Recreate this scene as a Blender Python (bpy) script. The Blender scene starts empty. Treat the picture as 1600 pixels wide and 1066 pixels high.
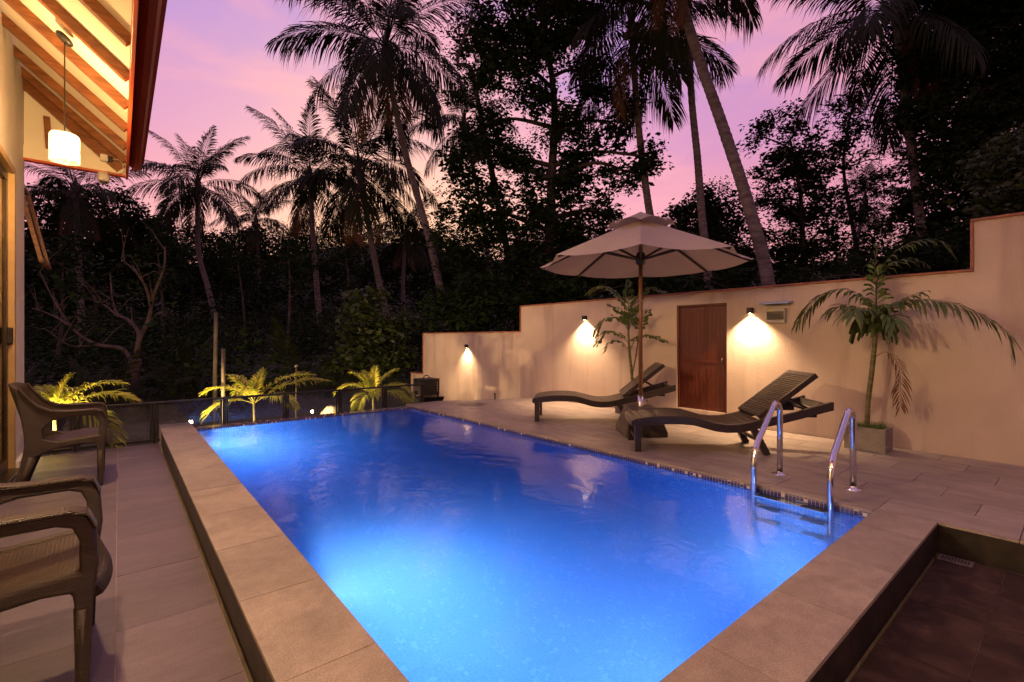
import bpy, math, random
import numpy as np
from math import radians, sin, cos, pi
from mathutils import Vector, Matrix, noise

S = bpy.context.scene
COL = S.collection

# ------------------------------------------------------------------ camera
HCAM = 1.05
F_PX, YAW, HOR = 745.0, radians(39.5), 529.0
cam_d = bpy.data.cameras.new('camera')
cam = bpy.data.objects.new('camera', cam_d)
COL.objects.link(cam)
cam.location = (0, 0, HCAM)
cam.rotation_euler = (radians(90), 0, -YAW)
cam_d.sensor_width = 36
cam_d.lens = 36 * F_PX / 1600
cam_d.shift_y = (HOR - 533) / 1600
cam_d.clip_start = 0.05
cam_d.clip_end = 3000
S.camera = cam

# ------------------------------------------------------------------ world: dusk sky
SUN_AZ = radians(25)            # from +Y toward +X
SUN_EL = radians(1.5)
W = bpy.data.worlds.new('World')
S.world = W
W.use_nodes = True
nt = W.node_tree
nt.nodes.clear()
def N(tree, t, **kw):
    n = tree.nodes.new(t)
    for k, v in kw.items():
        if k.startswith('i_'):
            n.inputs[k[2:].replace('_', ' ')].default_value = v
        else:
            setattr(n, k, v)
    return n
def L(tree, a, b):
    tree.links.new(a, b)
def mathn(tree, op, a, b=None, clamp=False):
    n = tree.nodes.new('ShaderNodeMath'); n.operation = op; n.use_clamp = clamp
    for i, v in enumerate((a, b)):
        if v is None: continue
        if isinstance(v, (int, float)): n.inputs[i].default_value = v
        else: tree.links.new(v, n.inputs[i])
    return n.outputs[0]
def ramp(tree, fac, stops, interp='EASE'):
    n = tree.nodes.new('ShaderNodeValToRGB'); cr = n.color_ramp; cr.interpolation = interp
    while len(cr.elements) > 1: cr.elements.remove(cr.elements[-1])
    for i, (p, c) in enumerate(stops):
        e = cr.elements[0] if i == 0 else cr.elements.new(p)
        e.position = p; e.color = (c[0], c[1], c[2], 1) if len(c) == 3 else c
    tree.links.new(fac, n.inputs[0])
    return n.outputs[0]
def mixc(tree, fac, a, b, mode='MIX'):
    n = tree.nodes.new('ShaderNodeMix'); n.data_type = 'RGBA'; n.blend_type = mode
    for idx, v in ((0, fac), (6, a), (7, b)):
        if isinstance(v, (int, float)): n.inputs[idx].default_value = v
        elif isinstance(v, tuple): n.inputs[idx].default_value = (v[0], v[1], v[2], 1)
        else: tree.links.new(v, n.inputs[idx])
    return n.outputs[2]
tc = N(nt, 'ShaderNodeTexCoord')
sep = N(nt, 'ShaderNodeSeparateXYZ'); L(nt, tc.outputs['Generated'], sep.inputs[0])
elev = mathn(nt, 'MAXIMUM', sep.outputs[2], 0.0)
base = ramp(nt, elev, [(0.0, (0.78, 0.27, 0.24)), (0.12, (0.70, 0.26, 0.29)), (0.26, (0.64, 0.24, 0.35)), (0.38, (0.53, 0.23, 0.43)), (0.50, (0.40, 0.22, 0.50)), (0.75, (0.31, 0.20, 0.48)), (1.0, (0.26, 0.19, 0.44))])
mp = N(nt, 'ShaderNodeMapping'); mp.inputs['Scale'].default_value = (1.6, 1.6, 4.2); mp.inputs['Rotation'].default_value = (0.15, 0.35, 0.4)
L(nt, tc.outputs['Generated'], mp.inputs[0])
nz = N(nt, 'ShaderNodeTexNoise'); nz.inputs['Scale'].default_value = 1.9; nz.inputs['Detail'].default_value = 5; nz.inputs['Roughness'].default_value = 0.52; nz.inputs['Distortion'].default_value = 0.5
L(nt, mp.outputs[0], nz.inputs['Vector'])
cl = ramp(nt, nz.outputs[0], [(0.40, (0, 0, 0)), (0.66, (1, 1, 1))])
clouds = mixc(nt, mathn(nt, 'MULTIPLY', cl, 0.70), base, (0.76, 0.31, 0.38))
dotn = N(nt, 'ShaderNodeVectorMath', operation='DOT_PRODUCT')
L(nt, tc.outputs['Generated'], dotn.inputs[0])
dotn.inputs[1].default_value = (sin(SUN_AZ) * cos(radians(9)), cos(SUN_AZ) * cos(radians(9)), sin(radians(9)))
glow = mathn(nt, 'POWER', mathn(nt, 'MAXIMUM', dotn.outputs['Value'], 0.0), 22.0)
g2 = mixc(nt, mathn(nt, 'MULTIPLY', glow, 0.85, True), clouds, (1.0, 0.58, 0.32))
side = mathn(nt, 'ADD', mathn(nt, 'MULTIPLY', dotn.outputs['Value'], 0.32), 0.70)
skyc = mixc(nt, 1.0, g2, side, 'MULTIPLY')
nish = N(nt, 'ShaderNodeTexSky', sky_type='NISHITA'); nish.sun_disc = False
nish.sun_elevation = SUN_EL; nish.sun_rotation = SUN_AZ; nish.altitude = 0
bg1 = N(nt, 'ShaderNodeBackground'); L(nt, nish.outputs[0], bg1.inputs[0]); bg1.inputs[1].default_value = 0.02
bg2 = N(nt, 'ShaderNodeBackground'); L(nt, skyc, bg2.inputs[0]); bg2.inputs[1].default_value = 0.69
ads = N(nt, 'ShaderNodeAddShader'); L(nt, bg1.outputs[0], ads.inputs[0]); L(nt, bg2.outputs[0], ads.inputs[1])
wo = N(nt, 'ShaderNodeOutputWorld'); L(nt, ads.outputs[0], wo.inputs[0])

# ------------------------------------------------------------------ sun (just at the horizon) and exposure
sl = bpy.data.lights.new('sun', 'SUN'); sl.energy = 0.06; sl.angle = radians(12); sl.color = (1, 0.62, 0.45)
so = bpy.data.objects.new('sun', sl); COL.objects.link(so)
sd = Vector((sin(SUN_AZ) * cos(SUN_EL), cos(SUN_AZ) * cos(SUN_EL), sin(SUN_EL)))
so.rotation_euler = sd.to_track_quat('Z', 'Y').to_euler(); so.location = sd * 60
S.view_settings.view_transform = 'Standard'; S.view_settings.look = 'None'
S.view_settings.exposure = 0.95; S.view_settings.gamma = 1.0; S.view_settings.use_curve_mapping = False
cy = S.cycles
cy.use_denoising = True
try: cy.denoiser = 'OPENIMAGEDENOISE'
except Exception: pass
cy.max_bounces = 8; cy.diffuse_bounces = 2; cy.glossy_bounces = 2; cy.transmission_bounces = 6; cy.transparent_max_bounces = 12; cy.volume_bounces = 1
cy.caustics_reflective = False; cy.caustics_refractive = False
cy.sample_clamp_indirect = 4.0; cy.blur_glossy = 0.5

# ------------------------------------------------------------------ helpers
random.seed(7)
RNG = np.random.default_rng(11)
cs, sn = cos(YAW), sin(YAW)
def dirpx(px, py):
    r = (px - 800) / F_PX; u = (HOR - py) / F_PX
    return Vector((cs * r + sn, -sn * r + cs, u))
def atD(px, py, D):                       # point seen toward (px,py) at forward distance D metres
    return Vector((0, 0, HCAM)) + dirpx(px, py) * D
def atY(px, py, Y):
    d = dirpx(px, py); return Vector((0, 0, HCAM)) + d * (Y / d.y)
def atX(px, py, X):
    d = dirpx(px, py); return Vector((0, 0, HCAM)) + d * (X / d.x)

def tag(o, label=None, cat=None, group=None, kind=None):
    if label: o['label'] = label
    if cat: o['category'] = cat
    if group: o['group'] = group
    if kind: o['kind'] = kind
    return o
def empty(name, loc=(0, 0, 0), rz=0.0):
    o = bpy.data.objects.new(name, None); COL.objects.link(o)
    o.location = loc; o.rotation_euler = (0, 0, rz); o.empty_display_size = 0.1
    return o
def link(name, mesh, mat=None, parent=None):
    o = bpy.data.objects.new(name, mesh); COL.objects.link(o)
    if mat is not None and not mesh.materials: mesh.materials.append(mat)
    if parent is not None: o.parent = parent
    return o
def copy_tree(o, parent=None):
    c = o.copy(); COL.objects.link(c); c.parent = parent
    for ch in o.children: copy_tree(ch, c)
    return c

class MB:
    def __init__(s): s.v = []; s.f = []
    def add(s, vs, fs):
        b = len(s.v); s.v += [tuple(x) for x in vs]; s.f += [tuple(i + b for i in f) for f in fs]; return s
    def box(s, x0, x1, y0, y1, z0, z1):
        return s.add([(x0, y0, z0), (x1, y0, z0), (x1, y1, z0), (x0, y1, z0), (x0, y0, z1), (x1, y0, z1), (x1, y1, z1), (x0, y1, z1)],
                     [(0, 3, 2, 1), (4, 5, 6, 7), (0, 1, 5, 4), (1, 2, 6, 5), (2, 3, 7, 6), (3, 0, 4, 7)])
    def prism(s, poly, z0, z1):           # poly CCW in xy
        n = len(poly)
        return s.add([(p[0], p[1], z0) for p in poly] + [(p[0], p[1], z1) for p in poly],
                     [tuple(range(n - 1, -1, -1)), tuple(range(n, 2 * n))] + [(i, (i + 1) % n, n + (i + 1) % n, n + i) for i in range(n)])
    def beam(s, a, b, w, h, up=(0, 0, 1)):   # rectangular bar from a to b
        a = Vector(a); b = Vector(b); t = (b - a).normalized(); up = Vector(up)
        sd_ = t.cross(up).normalized(); u = sd_.cross(t)
        vs = []
        for p in (a, b):
            for i, j in ((-1, -1), (1, -1), (1, 1), (-1, 1)): vs.append(p + sd_ * (i * w / 2) + u * (j * h / 2))
        return s.add(vs, [(0, 1, 2, 3), (7, 6, 5, 4), (0, 4, 5, 1), (1, 5, 6, 2), (2, 6, 7, 3), (3, 7, 4, 0)])
    def tube(s, pts, rad, n=10, caps=True):
        pts = [Vector(p) for p in pts]
        if not hasattr(rad, '__len__'): rad = [rad] * len(pts)
        b = len(s.v); prev = None; m = len(pts)
        for i, p in enumerate(pts):
            t = (pts[min(i + 1, m - 1)] - pts[max(i - 1, 0)]).normalized()
            if prev is None:
                a = t.cross(Vector((0, 0, 1)))
                if a.length < 1e-3: a = t.cross(Vector((1, 0, 0)))
                a.normalize()
            else:
                a = (prev - t * prev.dot(t)); a.normalize()
            prev = a; c = t.cross(a)
            for k in range(n):
                an = 2 * pi * k / n
                s.v.append(tuple(p + (a * cos(an) + c * sin(an)) * rad[i]))
        for i in range(m - 1):
            for k in range(n):
                k2 = (k + 1) % n
                s.f.append((b + i * n + k, b + i * n + k2, b + (i + 1) * n + k2, b + (i + 1) * n + k))
        if caps:
            s.f.append(tuple(b + k for k in range(n - 1, -1, -1))); s.f.append(tuple(b + (m - 1) * n + k for k in range(n)))
        return s
    def lathe(s, prof, n=24, c=(0, 0, 0)):     # prof: (r,z)
        b = len(s.v)
        for r, z in prof:
            for k in range(n): s.v.append((c[0] + r * cos(2 * pi * k / n), c[1] + r * sin(2 * pi * k / n), c[2] + z))
        for i in range(len(prof) - 1):
            for k in range(n):
                k2 = (k + 1) % n; s.f.append((b + i * n + k, b + i * n + k2, b + (i + 1) * n + k2, b + (i + 1) * n + k))
        return s
    def mesh(s, name, smooth=False):
        m = bpy.data.meshes.new(name); m.from_pydata(s.v, [], s.f); m.update()
        if smooth: m.polygons.foreach_set('use_smooth', [True] * len(m.polygons))
        return m
    def build(s, name, mat, parent=None, smooth=False, bevel=0, uv=False, loc=None):
        m = s.mesh(name, smooth)
        if uv: box_uv(m)
        o = link(name, m, mat, parent)
        if bevel:
            bv = o.modifiers.new('bevel', 'BEVEL'); bv.width = bevel; bv.segments = 2; bv.limit_method = 'ANGLE'; bv.angle_limit = radians(40)
        if loc is not None: o.location = loc
        return o
def box_uv(m):
    uvl = m.uv_layers.new(name='uv')
    for p in m.polygons:
        n = p.normal; ax = max(range(3), key=lambda i: abs(n[i]))
        for li in p.loop_indices:
            co = m.vertices[m.loops[li].vertex_index].co
            uvl.data[li].uv = (co.y, co.z) if ax == 0 else (co.x, co.z) if ax == 1 else (co.x, co.y)
def autosmooth(o, ang=40):
    m = o.data; m.polygons.foreach_set('use_smooth', [True] * len(m.polygons))
    try: m.set_sharp_from_angle(angle=radians(ang))
    except Exception: pass
    return o

def quads_mesh(name, V, F, smooth=False):      # V (n,3) float, F list/array of equal-size faces
    V = np.asarray(V, dtype=np.float32); F = np.asarray(F, dtype=np.int32)
    m = bpy.data.meshes.new(name); k = F.shape[1]
    m.vertices.add(len(V)); m.vertices.foreach_set('co', V.ravel())
    m.loops.add(F.size); m.loops.foreach_set('vertex_index', F.ravel())
    m.polygons.add(len(F)); m.polygons.foreach_set('loop_start', np.arange(0, F.size, k, dtype=np.int32))
    m.polygons.foreach_set('loop_total', np.full(len(F), k, dtype=np.int32))
    m.update(calc_edges=True); m.validate()
    return m

# ------------------------------------------------------------------ materials
def newmat(name):
    m = bpy.data.materials.new(name); m.use_nodes = True
    return m, m.node_tree, m.node_tree.nodes['Principled BSDF']
def surf(name, c1, c2=None, scale=6.0, rough=0.6, rough2=None, bump=0.0, bscale=40.0, metal=0.0, spec=0.5, detail=4, dist=0.0, lo=0.35, hi=0.68, coord='Object', stretch=None, per_obj=0.0, bdist=0.02):
    m, t, p = newmat(name)
    p.inputs['Roughness'].default_value = rough; p.inputs['Metallic'].default_value = metal; p.inputs['Specular IOR Level'].default_value = spec
    tcn = N(t, 'ShaderNodeTexCoord'); vec = tcn.outputs[coord]
    if stretch:
        mpn = N(t, 'ShaderNodeMapping'); mpn.inputs['Scale'].default_value = stretch; L(t, vec, mpn.inputs[0]); vec = mpn.outputs[0]
    if per_obj:
        oi = N(t, 'ShaderNodeObjectInfo')
        va = N(t, 'ShaderNodeVectorMath', operation='ADD'); cm = N(t, 'ShaderNodeCombineXYZ')
        L(t, mathn(t, 'MULTIPLY', oi.outputs['Random'], 37.0), cm.inputs[0]); L(t, mathn(t, 'MULTIPLY', oi.outputs['Random'], 91.0), cm.inputs[1])
        L(t, vec, va.inputs[0]); L(t, cm.outputs[0], va.inputs[1]); vec = va.outputs[0]
    if c2 is None: c2 = tuple(x * 0.8 for x in c1)
    n1 = N(t, 'ShaderNodeTexNoise'); n1.inputs['Scale'].default_value = scale; n1.inputs['Detail'].default_value = detail; n1.inputs['Distortion'].default_value = dist
    L(t, vec, n1.inputs['Vector'])
    col = ramp(t, n1.outputs[0], [(lo, c1), (hi, c2)], 'LINEAR')
    if per_obj:
        br = N(t, 'ShaderNodeHueSaturation'); L(t, col, br.inputs['Color'])
        L(t, mathn(t, 'ADD', mathn(t, 'MULTIPLY', oi.outputs['Random'], per_obj), 1 - per_obj / 2), br.inputs['Value']); col = br.outputs[0]
    if name in ('porcelain_tile', 'coping_tile', 'terrace_tile', 'concrete', 'weathered_concrete', 'dark_wet_tile'):
        ng = N(t, 'ShaderNodeTexNoise'); ng.inputs['Scale'].default_value = 170; ng.inputs['Detail'].default_value = 3; L(t, tcn.outputs['Object'], ng.inputs['Vector'])
        nb = N(t, 'ShaderNodeTexNoise'); nb.inputs['Scale'].default_value = 16; nb.inputs['Detail'].default_value = 9; nb.inputs['Roughness'].default_value = .7; L(t, vec, nb.inputs['Vector'])
        col = mixc(t, 1.0, col, ramp(t, ng.outputs[0], [(.30, (.72, .72, .72)), (.70, (1.22, 1.22, 1.22))], 'LINEAR'), 'MULTIPLY')
        col = mixc(t, 1.0, col, ramp(t, nb.outputs[0], [(.32, (.84, .83, .82)), (.62, (1.08, 1.08, 1.08))], 'LINEAR'), 'MULTIPLY')
    L(t, col, p.inputs['Base Color'])
    if rough2 is not None:
        L(t, mathn(t, 'ADD', mathn(t, 'MULTIPLY', n1.outputs[0], rough2 - rough), rough), p.inputs['Roughness'])
    if bump:
        n2 = N(t, 'ShaderNodeTexNoise'); n2.inputs['Scale'].default_value = bscale; n2.inputs['Detail'].default_value = 3
        L(t, vec, n2.inputs['Vector'])
        bp = N(t, 'ShaderNodeBump'); bp.inputs['Strength'].default_value = bump; bp.inputs['Distance'].default_value = bdist
        L(t, n2.outputs[0], bp.inputs['Height']); L(t, bp.outputs[0], p.inputs['Normal'])
    return m
def emis(name, col, strength):
    m = bpy.data.materials.new(name); m.use_nodes = True; t = m.node_tree; t.nodes.clear()
    e = N(t, 'ShaderNodeEmission'); e.inputs[0].default_value = (*col, 1); e.inputs[1].default_value = strength
    o = N(t, 'ShaderNodeOutputMaterial'); L(t, e.outputs[0], o.inputs[0]); return m
def glass(name, tint=(1, 1, 1), rough=0.02, refl=1.0):
    m = bpy.data.materials.new(name); m.use_nodes = True; t = m.node_tree; t.nodes.clear()
    tr = N(t, 'ShaderNodeBsdfTransparent'); tr.inputs[0].default_value = (*tint, 1)
    gl = N(t, 'ShaderNodeBsdfGlossy'); gl.inputs['Roughness'].default_value = rough
    fr = N(t, 'ShaderNodeFresnel'); fr.inputs[0].default_value = 1.5
    mx = N(t, 'ShaderNodeMixShader'); L(t, mathn(t, 'MULTIPLY', fr.outputs[0], refl), mx.inputs[0]); L(t, tr.outputs[0], mx.inputs[1]); L(t, gl.outputs[0], mx.inputs[2])
    o = N(t, 'ShaderNodeOutputMaterial'); L(t, mx.outputs[0], o.inputs[0]); return m
def leafmat(name, c1, c2, trans=0.25, rough=0.45, spec=0.35):
    m = bpy.data.materials.new(name); m.use_nodes = True; t = m.node_tree; p = t.nodes['Principled BSDF']
    geo = N(t, 'ShaderNodeNewGeometry')
    col = ramp(t, geo.outputs['Random Per Island'], [(0, c1), (1, c2)], 'LINEAR')
    L(t, col, p.inputs['Base Color']); p.inputs['Roughness'].default_value = rough; p.inputs['Specular IOR Level'].default_value = spec
    tl = N(t, 'ShaderNodeBsdfTranslucent'); L(t, col, tl.inputs[0])
    mx = N(t, 'ShaderNodeMixShader'); mx.inputs[0].default_value = trans
    L(t, p.outputs[0], mx.inputs[1]); L(t, tl.outputs[0], mx.inputs[2]); L(t, mx.outputs[0], t.nodes['Material Output'].inputs[0])
    return m
def weave(name, c1, c2, sx, sy, bump=0.6, rough=0.42):
    m, t, p = newmat(name)
    tcn = N(t, 'ShaderNodeTexCoord')
    uv = tcn.outputs['UV']
    b = N(t, 'ShaderNodeTexBrick'); b.inputs['Scale'].default_value = 1.0
    b.inputs['Brick Width'].default_value = sx; b.inputs['Row Height'].default_value = sy
    b.inputs['Mortar Size'].default_value = sy * 0.22; b.inputs['Mortar Smooth'].default_value = 1.0
    b.inputs['Color1'].default_value = (*c1, 1); b.inputs['Color2'].default_value = (*c2, 1); b.inputs['Mortar'].default_value = (c1[0] * .2, c1[1] * .2, c1[2] * .2, 1)
    L(t, uv, b.inputs['Vector'])
    nzz = N(t, 'ShaderNodeTexNoise'); nzz.inputs['Scale'].default_value = 9; L(t, tcn.outputs['Object'], nzz.inputs['Vector'])
    L(t, mixc(t, mathn(t, 'MULTIPLY', nzz.outputs[0], 0.5), b.outputs[0], c2), p.inputs['Base Color'])
    p.inputs['Roughness'].default_value = rough
    bp = N(t, 'ShaderNodeBump'); bp.inputs['Strength'].default_value = bump; bp.inputs['Distance'].default_value = 0.006; bp.invert = True
    L(t, b.outputs['Fac'], bp.inputs['Height']); L(t, bp.outputs[0], p.inputs['Normal'])
    return m

M = {}
M['tile'] = surf('porcelain_tile', (0.37, 0.305, 0.26), (0.275, 0.225, 0.195), scale=3.5, rough=0.30, rough2=0.5, bump=0.06, bscale=60, detail=6, dist=0.6, per_obj=0.20, stretch=(2.4, 0.8, 1), spec=0.5)
M['coping'] = surf('coping_tile', (0.38, 0.31, 0.245), (0.275, 0.225, 0.18), scale=3.0, rough=0.42, rough2=0.55, bump=0.16, bscale=260, detail=7, dist=0.8, per_obj=0.14)
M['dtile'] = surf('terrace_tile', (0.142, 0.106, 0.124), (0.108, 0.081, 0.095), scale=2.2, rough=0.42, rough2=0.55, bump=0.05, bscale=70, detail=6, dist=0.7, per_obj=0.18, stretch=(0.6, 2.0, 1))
M['ktile'] = surf('dark_wet_tile', (0.036, 0.020, 0.014), (0.078, 0.045, 0.032), scale=4.5, spec=0.15, rough=0.6, rough2=0.8, bump=0.06, bscale=50, detail=8, dist=1.5, per_obj=0.15, lo=0.42, hi=0.72)
M['riser'] = surf('riser_tile', (0.013, 0.009, 0.006), (0.045, 0.028, 0.016), scale=7, rough=0.5, detail=8, dist=1.2, per_obj=0.1, lo=.45, hi=.75)
M['grout'] = surf('grout', (0.50, 0.40, 0.30), (0.30, 0.22, 0.17), scale=14, rough=0.85)
M['dgrout'] = surf('dark_grout', (0.22, 0.17, 0.15), (0.12, 0.09, 0.08), scale=14, rough=0.85)
M['concrete'] = surf('concrete', (0.30, 0.265, 0.225), (0.22, 0.19, 0.165), scale=9, rough=0.8, bump=0.15, bscale=60, detail=8)
M['dconc'] = surf('weathered_concrete', (0.115, 0.088, 0.062), (0.07, 0.052, 0.038), scale=9, rough=0.8, bump=0.2, bscale=50, detail=8)
M['concretepost'] = surf('post_concrete', (0.13, 0.105, 0.085), (0.09, 0.07, 0.06), scale=8, rough=0.8)
M['white'] = surf('white_paint', (0.72, 0.68, 0.62), (0.64, 0.60, 0.55), scale=5, rough=0.7, bump=0.08, bscale=120)
M['plaster'] = surf('rough_plaster', (0.63, 0.50, 0.40), (0.54, 0.42, 0.335), scale=1.6, rough=0.85, bump=0.6, bscale=120, detail=8, dist=0.5, bdist=0.012)
t_ = M['plaster'].node_tree; pb = t_.nodes['Principled BSDF']; src_ = pb.inputs['Base Color'].links[0].from_socket
tc_ = N(t_, 'ShaderNodeTexCoord'); mp_ = N(t_, 'ShaderNodeMapping'); mp_.inputs['Scale'].default_value = (3.0, 3.0, 0.35); L(t_, tc_.outputs['Object'], mp_.inputs[0])
ns_ = N(t_, 'ShaderNodeTexNoise'); ns_.inputs['Scale'].default_value = 1.3; ns_.inputs['Detail'].default_value = 7; ns_.inputs['Distortion'].default_value = .6; L(t_, mp_.outputs[0], ns_.inputs['Vector'])
st_ = ramp(t_, ns_.outputs[0], [(.50, (0, 0, 0)), (.74, (1, 1, 1))])
L(t_, mixc(t_, mathn(t_, 'MULTIPLY', st_, .55), src_, (0.36, 0.26, 0.21)), pb.inputs['Base Color'])
M['redtrim'] = surf('red_oxide_trim', (0.36, 0.135, 0.075), (0.27, 0.10, 0.06), scale=9, rough=0.7, bump=0.1)
M['wood'] = surf('stained_rafter', (0.26, 0.095, 0.028), (0.13, 0.042, 0.013), scale=5, rough=0.38, detail=6, dist=1.0, stretch=(1, 6, 6))
M['ceiling'] = surf('cream_ceiling', (0.82, 0.76, 0.62), (0.78, 0.72, 0.58), scale=3, rough=0.6)
M['gutter'] = surf('red_gutter', (0.52, 0.085, 0.030), (0.44, 0.07, 0.026), scale=2, rough=0.35)
M['black'] = surf('black_metal', (0.018, 0.017, 0.017), (0.028, 0.026, 0.025), scale=15, rough=0.42, metal=0.4)
M['chrome'] = surf('stainless', (0.82, 0.82, 0.82), (0.76, 0.76, 0.76), scale=20, rough=0.10, metal=1.0)
M['bronze'] = surf('bronze_frame', (0.055, 0.035, 0.02), (0.075, 0.048, 0.028), scale=12, rough=0.35, metal=0.6)
M['brass'] = surf('champagne_frame', (0.50, 0.34, 0.16), (0.44, 0.30, 0.14), scale=10, rough=0.4, metal=0.3)
M['doorw'] = surf('mahogany_door', (0.115, 0.022, 0.008), (0.082, 0.016, 0.006), scale=4, rough=0.42, detail=8, dist=0.4, stretch=(14, 14, 0.6))
M['canvas'] = surf('canvas', (0.56, 0.475, 0.365), (0.50, 0.42, 0.325), scale=3, rough=0.9, bump=0.1, bscale=250)
t_ = M['canvas'].node_tree; pb = t_.nodes['Principled BSDF']
tl_ = N(t_, 'ShaderNodeBsdfTranslucent'); tl_.inputs[0].default_value = (0.55, 0.42, 0.30, 1)
mx_ = N(t_, 'ShaderNodeMixShader'); mx_.inputs[0].default_value = 0.25
L(t_, pb.outputs[0], mx_.inputs[1]); L(t_, tl_.outputs[0], mx_.inputs[2]); L(t_, mx_.outputs[0], t_.nodes['Material Output'].inputs[0])
M['pole'] = surf('varnished_pole', (0.24, 0.095, 0.035), (0.13, 0.05, 0.02), scale=6, rough=0.35, stretch=(8, 8, 0.7), detail=6)
M['rib'] = surf('dark_rib', (0.05, 0.032, 0.025), (0.035, 0.024, 0.02), scale=6, rough=0.5)
M['soil'] = surf('soil', (0.03, 0.02, 0.012), (0.05, 0.035, 0.02), scale=30, rough=0.9, bump=0.5)
M['ground'] = surf('ground', (0.045, 0.042, 0.02), (0.02, 0.03, 0.012), scale=0.8, rough=0.95, bump=0.6, bscale=8, bdist=0.2, detail=8)
M['rockm'] = surf('rock', (0.14, 0.115, 0.085), (0.07, 0.055, 0.04), scale=6, rough=0.9, bump=0.5, bscale=20)
M['trunk'] = surf('palm_trunk', (0.20, 0.165, 0.145), (0.09, 0.07, 0.06), scale=4, rough=0.9, bump=0.6, bscale=10, bdist=0.05, stretch=(1, 1, 3.5), detail=8)
M['bark'] = surf('bark', (0.10, 0.08, 0.065), (0.05, 0.038, 0.03), scale=5, rough=0.95, bump=0.5, bscale=14, stretch=(2, 2, .6), detail=8)
M['palebark'] = surf('pale_bark', (0.13, 0.092, 0.066), (0.055, 0.04, 0.03), scale=6, rough=0.9, bump=0.5, bscale=14, detail=8)
M['stem'] = surf('green_stem', (0.16, 0.13, 0.045), (0.09, 0.085, 0.03), scale=3, rough=0.6, stretch=(1, 1, 9), lo=.45, hi=.55)
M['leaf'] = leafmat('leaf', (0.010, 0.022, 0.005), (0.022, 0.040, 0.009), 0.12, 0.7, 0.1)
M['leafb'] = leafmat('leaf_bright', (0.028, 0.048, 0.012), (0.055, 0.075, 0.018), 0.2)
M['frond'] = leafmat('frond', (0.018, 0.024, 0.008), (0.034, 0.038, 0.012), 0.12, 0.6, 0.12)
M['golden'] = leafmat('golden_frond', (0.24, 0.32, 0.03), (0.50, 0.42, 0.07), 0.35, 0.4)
M['fishtail'] = leafmat('fishtail_leaf', (0.075, 0.125, 0.028), (0.14, 0.18, 0.045), 0.28, 0.35)
M['dead'] = leafmat('dead_leaf', (0.13, 0.065, 0.03), (0.2, 0.10, 0.045), 0.15, 0.7)
M['grassm'] = leafmat('grass', (0.08, 0.15, 0.02), (0.16, 0.22, 0.04), 0.3)
M['pane'] = glass('pane', (0.93, 0.95, 0.94), 0.01, 1.0)
M['shade'] = glass('shade_glass', (1.0, 0.93, 0.78), 0.05, 0.5)
t_ = M['shade'].node_tree; out_ = [n for n in t_.nodes if n.type == 'OUTPUT_MATERIAL'][0]; src_ = out_.inputs[0].links[0].from_socket
tl_ = N(t_, 'ShaderNodeBsdfTranslucent'); tl_.inputs[0].default_value = (0.95, 0.85, 0.68, 1)
mx_ = N(t_, 'ShaderNodeMixShader'); mx_.inputs[0].default_value = 0.07; L(t_, src_, mx_.inputs[1]); L(t_, tl_.outputs[0], mx_.inputs[2]); L(t_, mx_.outputs[0], out_.inputs[0])
M['wick_l'] = weave('lounger_weave', (0.030, 0.019, 0.016), (0.055, 0.035, 0.029), 0.040, 0.013, 1.0, 0.28)
M['wick_c'] = weave('chair_weave', (0.034, 0.018, 0.008), (0.075, 0.042, 0.019), 0.030, 0.0100, 1.0, 0.38)
M['cframe'] = weave('chair_frame', (0.024, 0.011, 0.004), (0.040, 0.019, 0.007), 0.5, 0.006, 0.55, 0.5)
M['bulb'] = emis('bulb', (1.0, 0.72, 0.36), 60.0)
M['lens'] = emis('garden_lens', (1.0, 0.68, 0.32), 45.0)
M['ledlens'] = emis('wall_lens', (1.0, 0.74, 0.42), 30.0)
M['poollens'] = emis('pool_lens', (0.75, 0.88, 1.0), 25.0)
M['greyplastic'] = surf('grey_plastic', (0.45, 0.42, 0.38), (0.40, 0.37, 0.34), scale=8, rough=0.5)
M['bluish'] = surf('blue_canopy', (0.28, 0.45, 0.70), (0.24, 0.40, 0.64), scale=8, rough=0.2)
M['yellow'] = surf('yellow_label', (0.62, 0.52, 0.05), (0.58, 0.48, 0.05), scale=8, rough=0.5)
M['smoked'] = surf('smoked_cover', (0.08, 0.06, 0.05), (0.05, 0.04, 0.035), scale=8, rough=0.15)
M['steelplate'] = surf('grate', (0.30, 0.25, 0.22), (0.22, 0.18, 0.16), scale=20, rough=0.45, metal=0.5)

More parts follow.
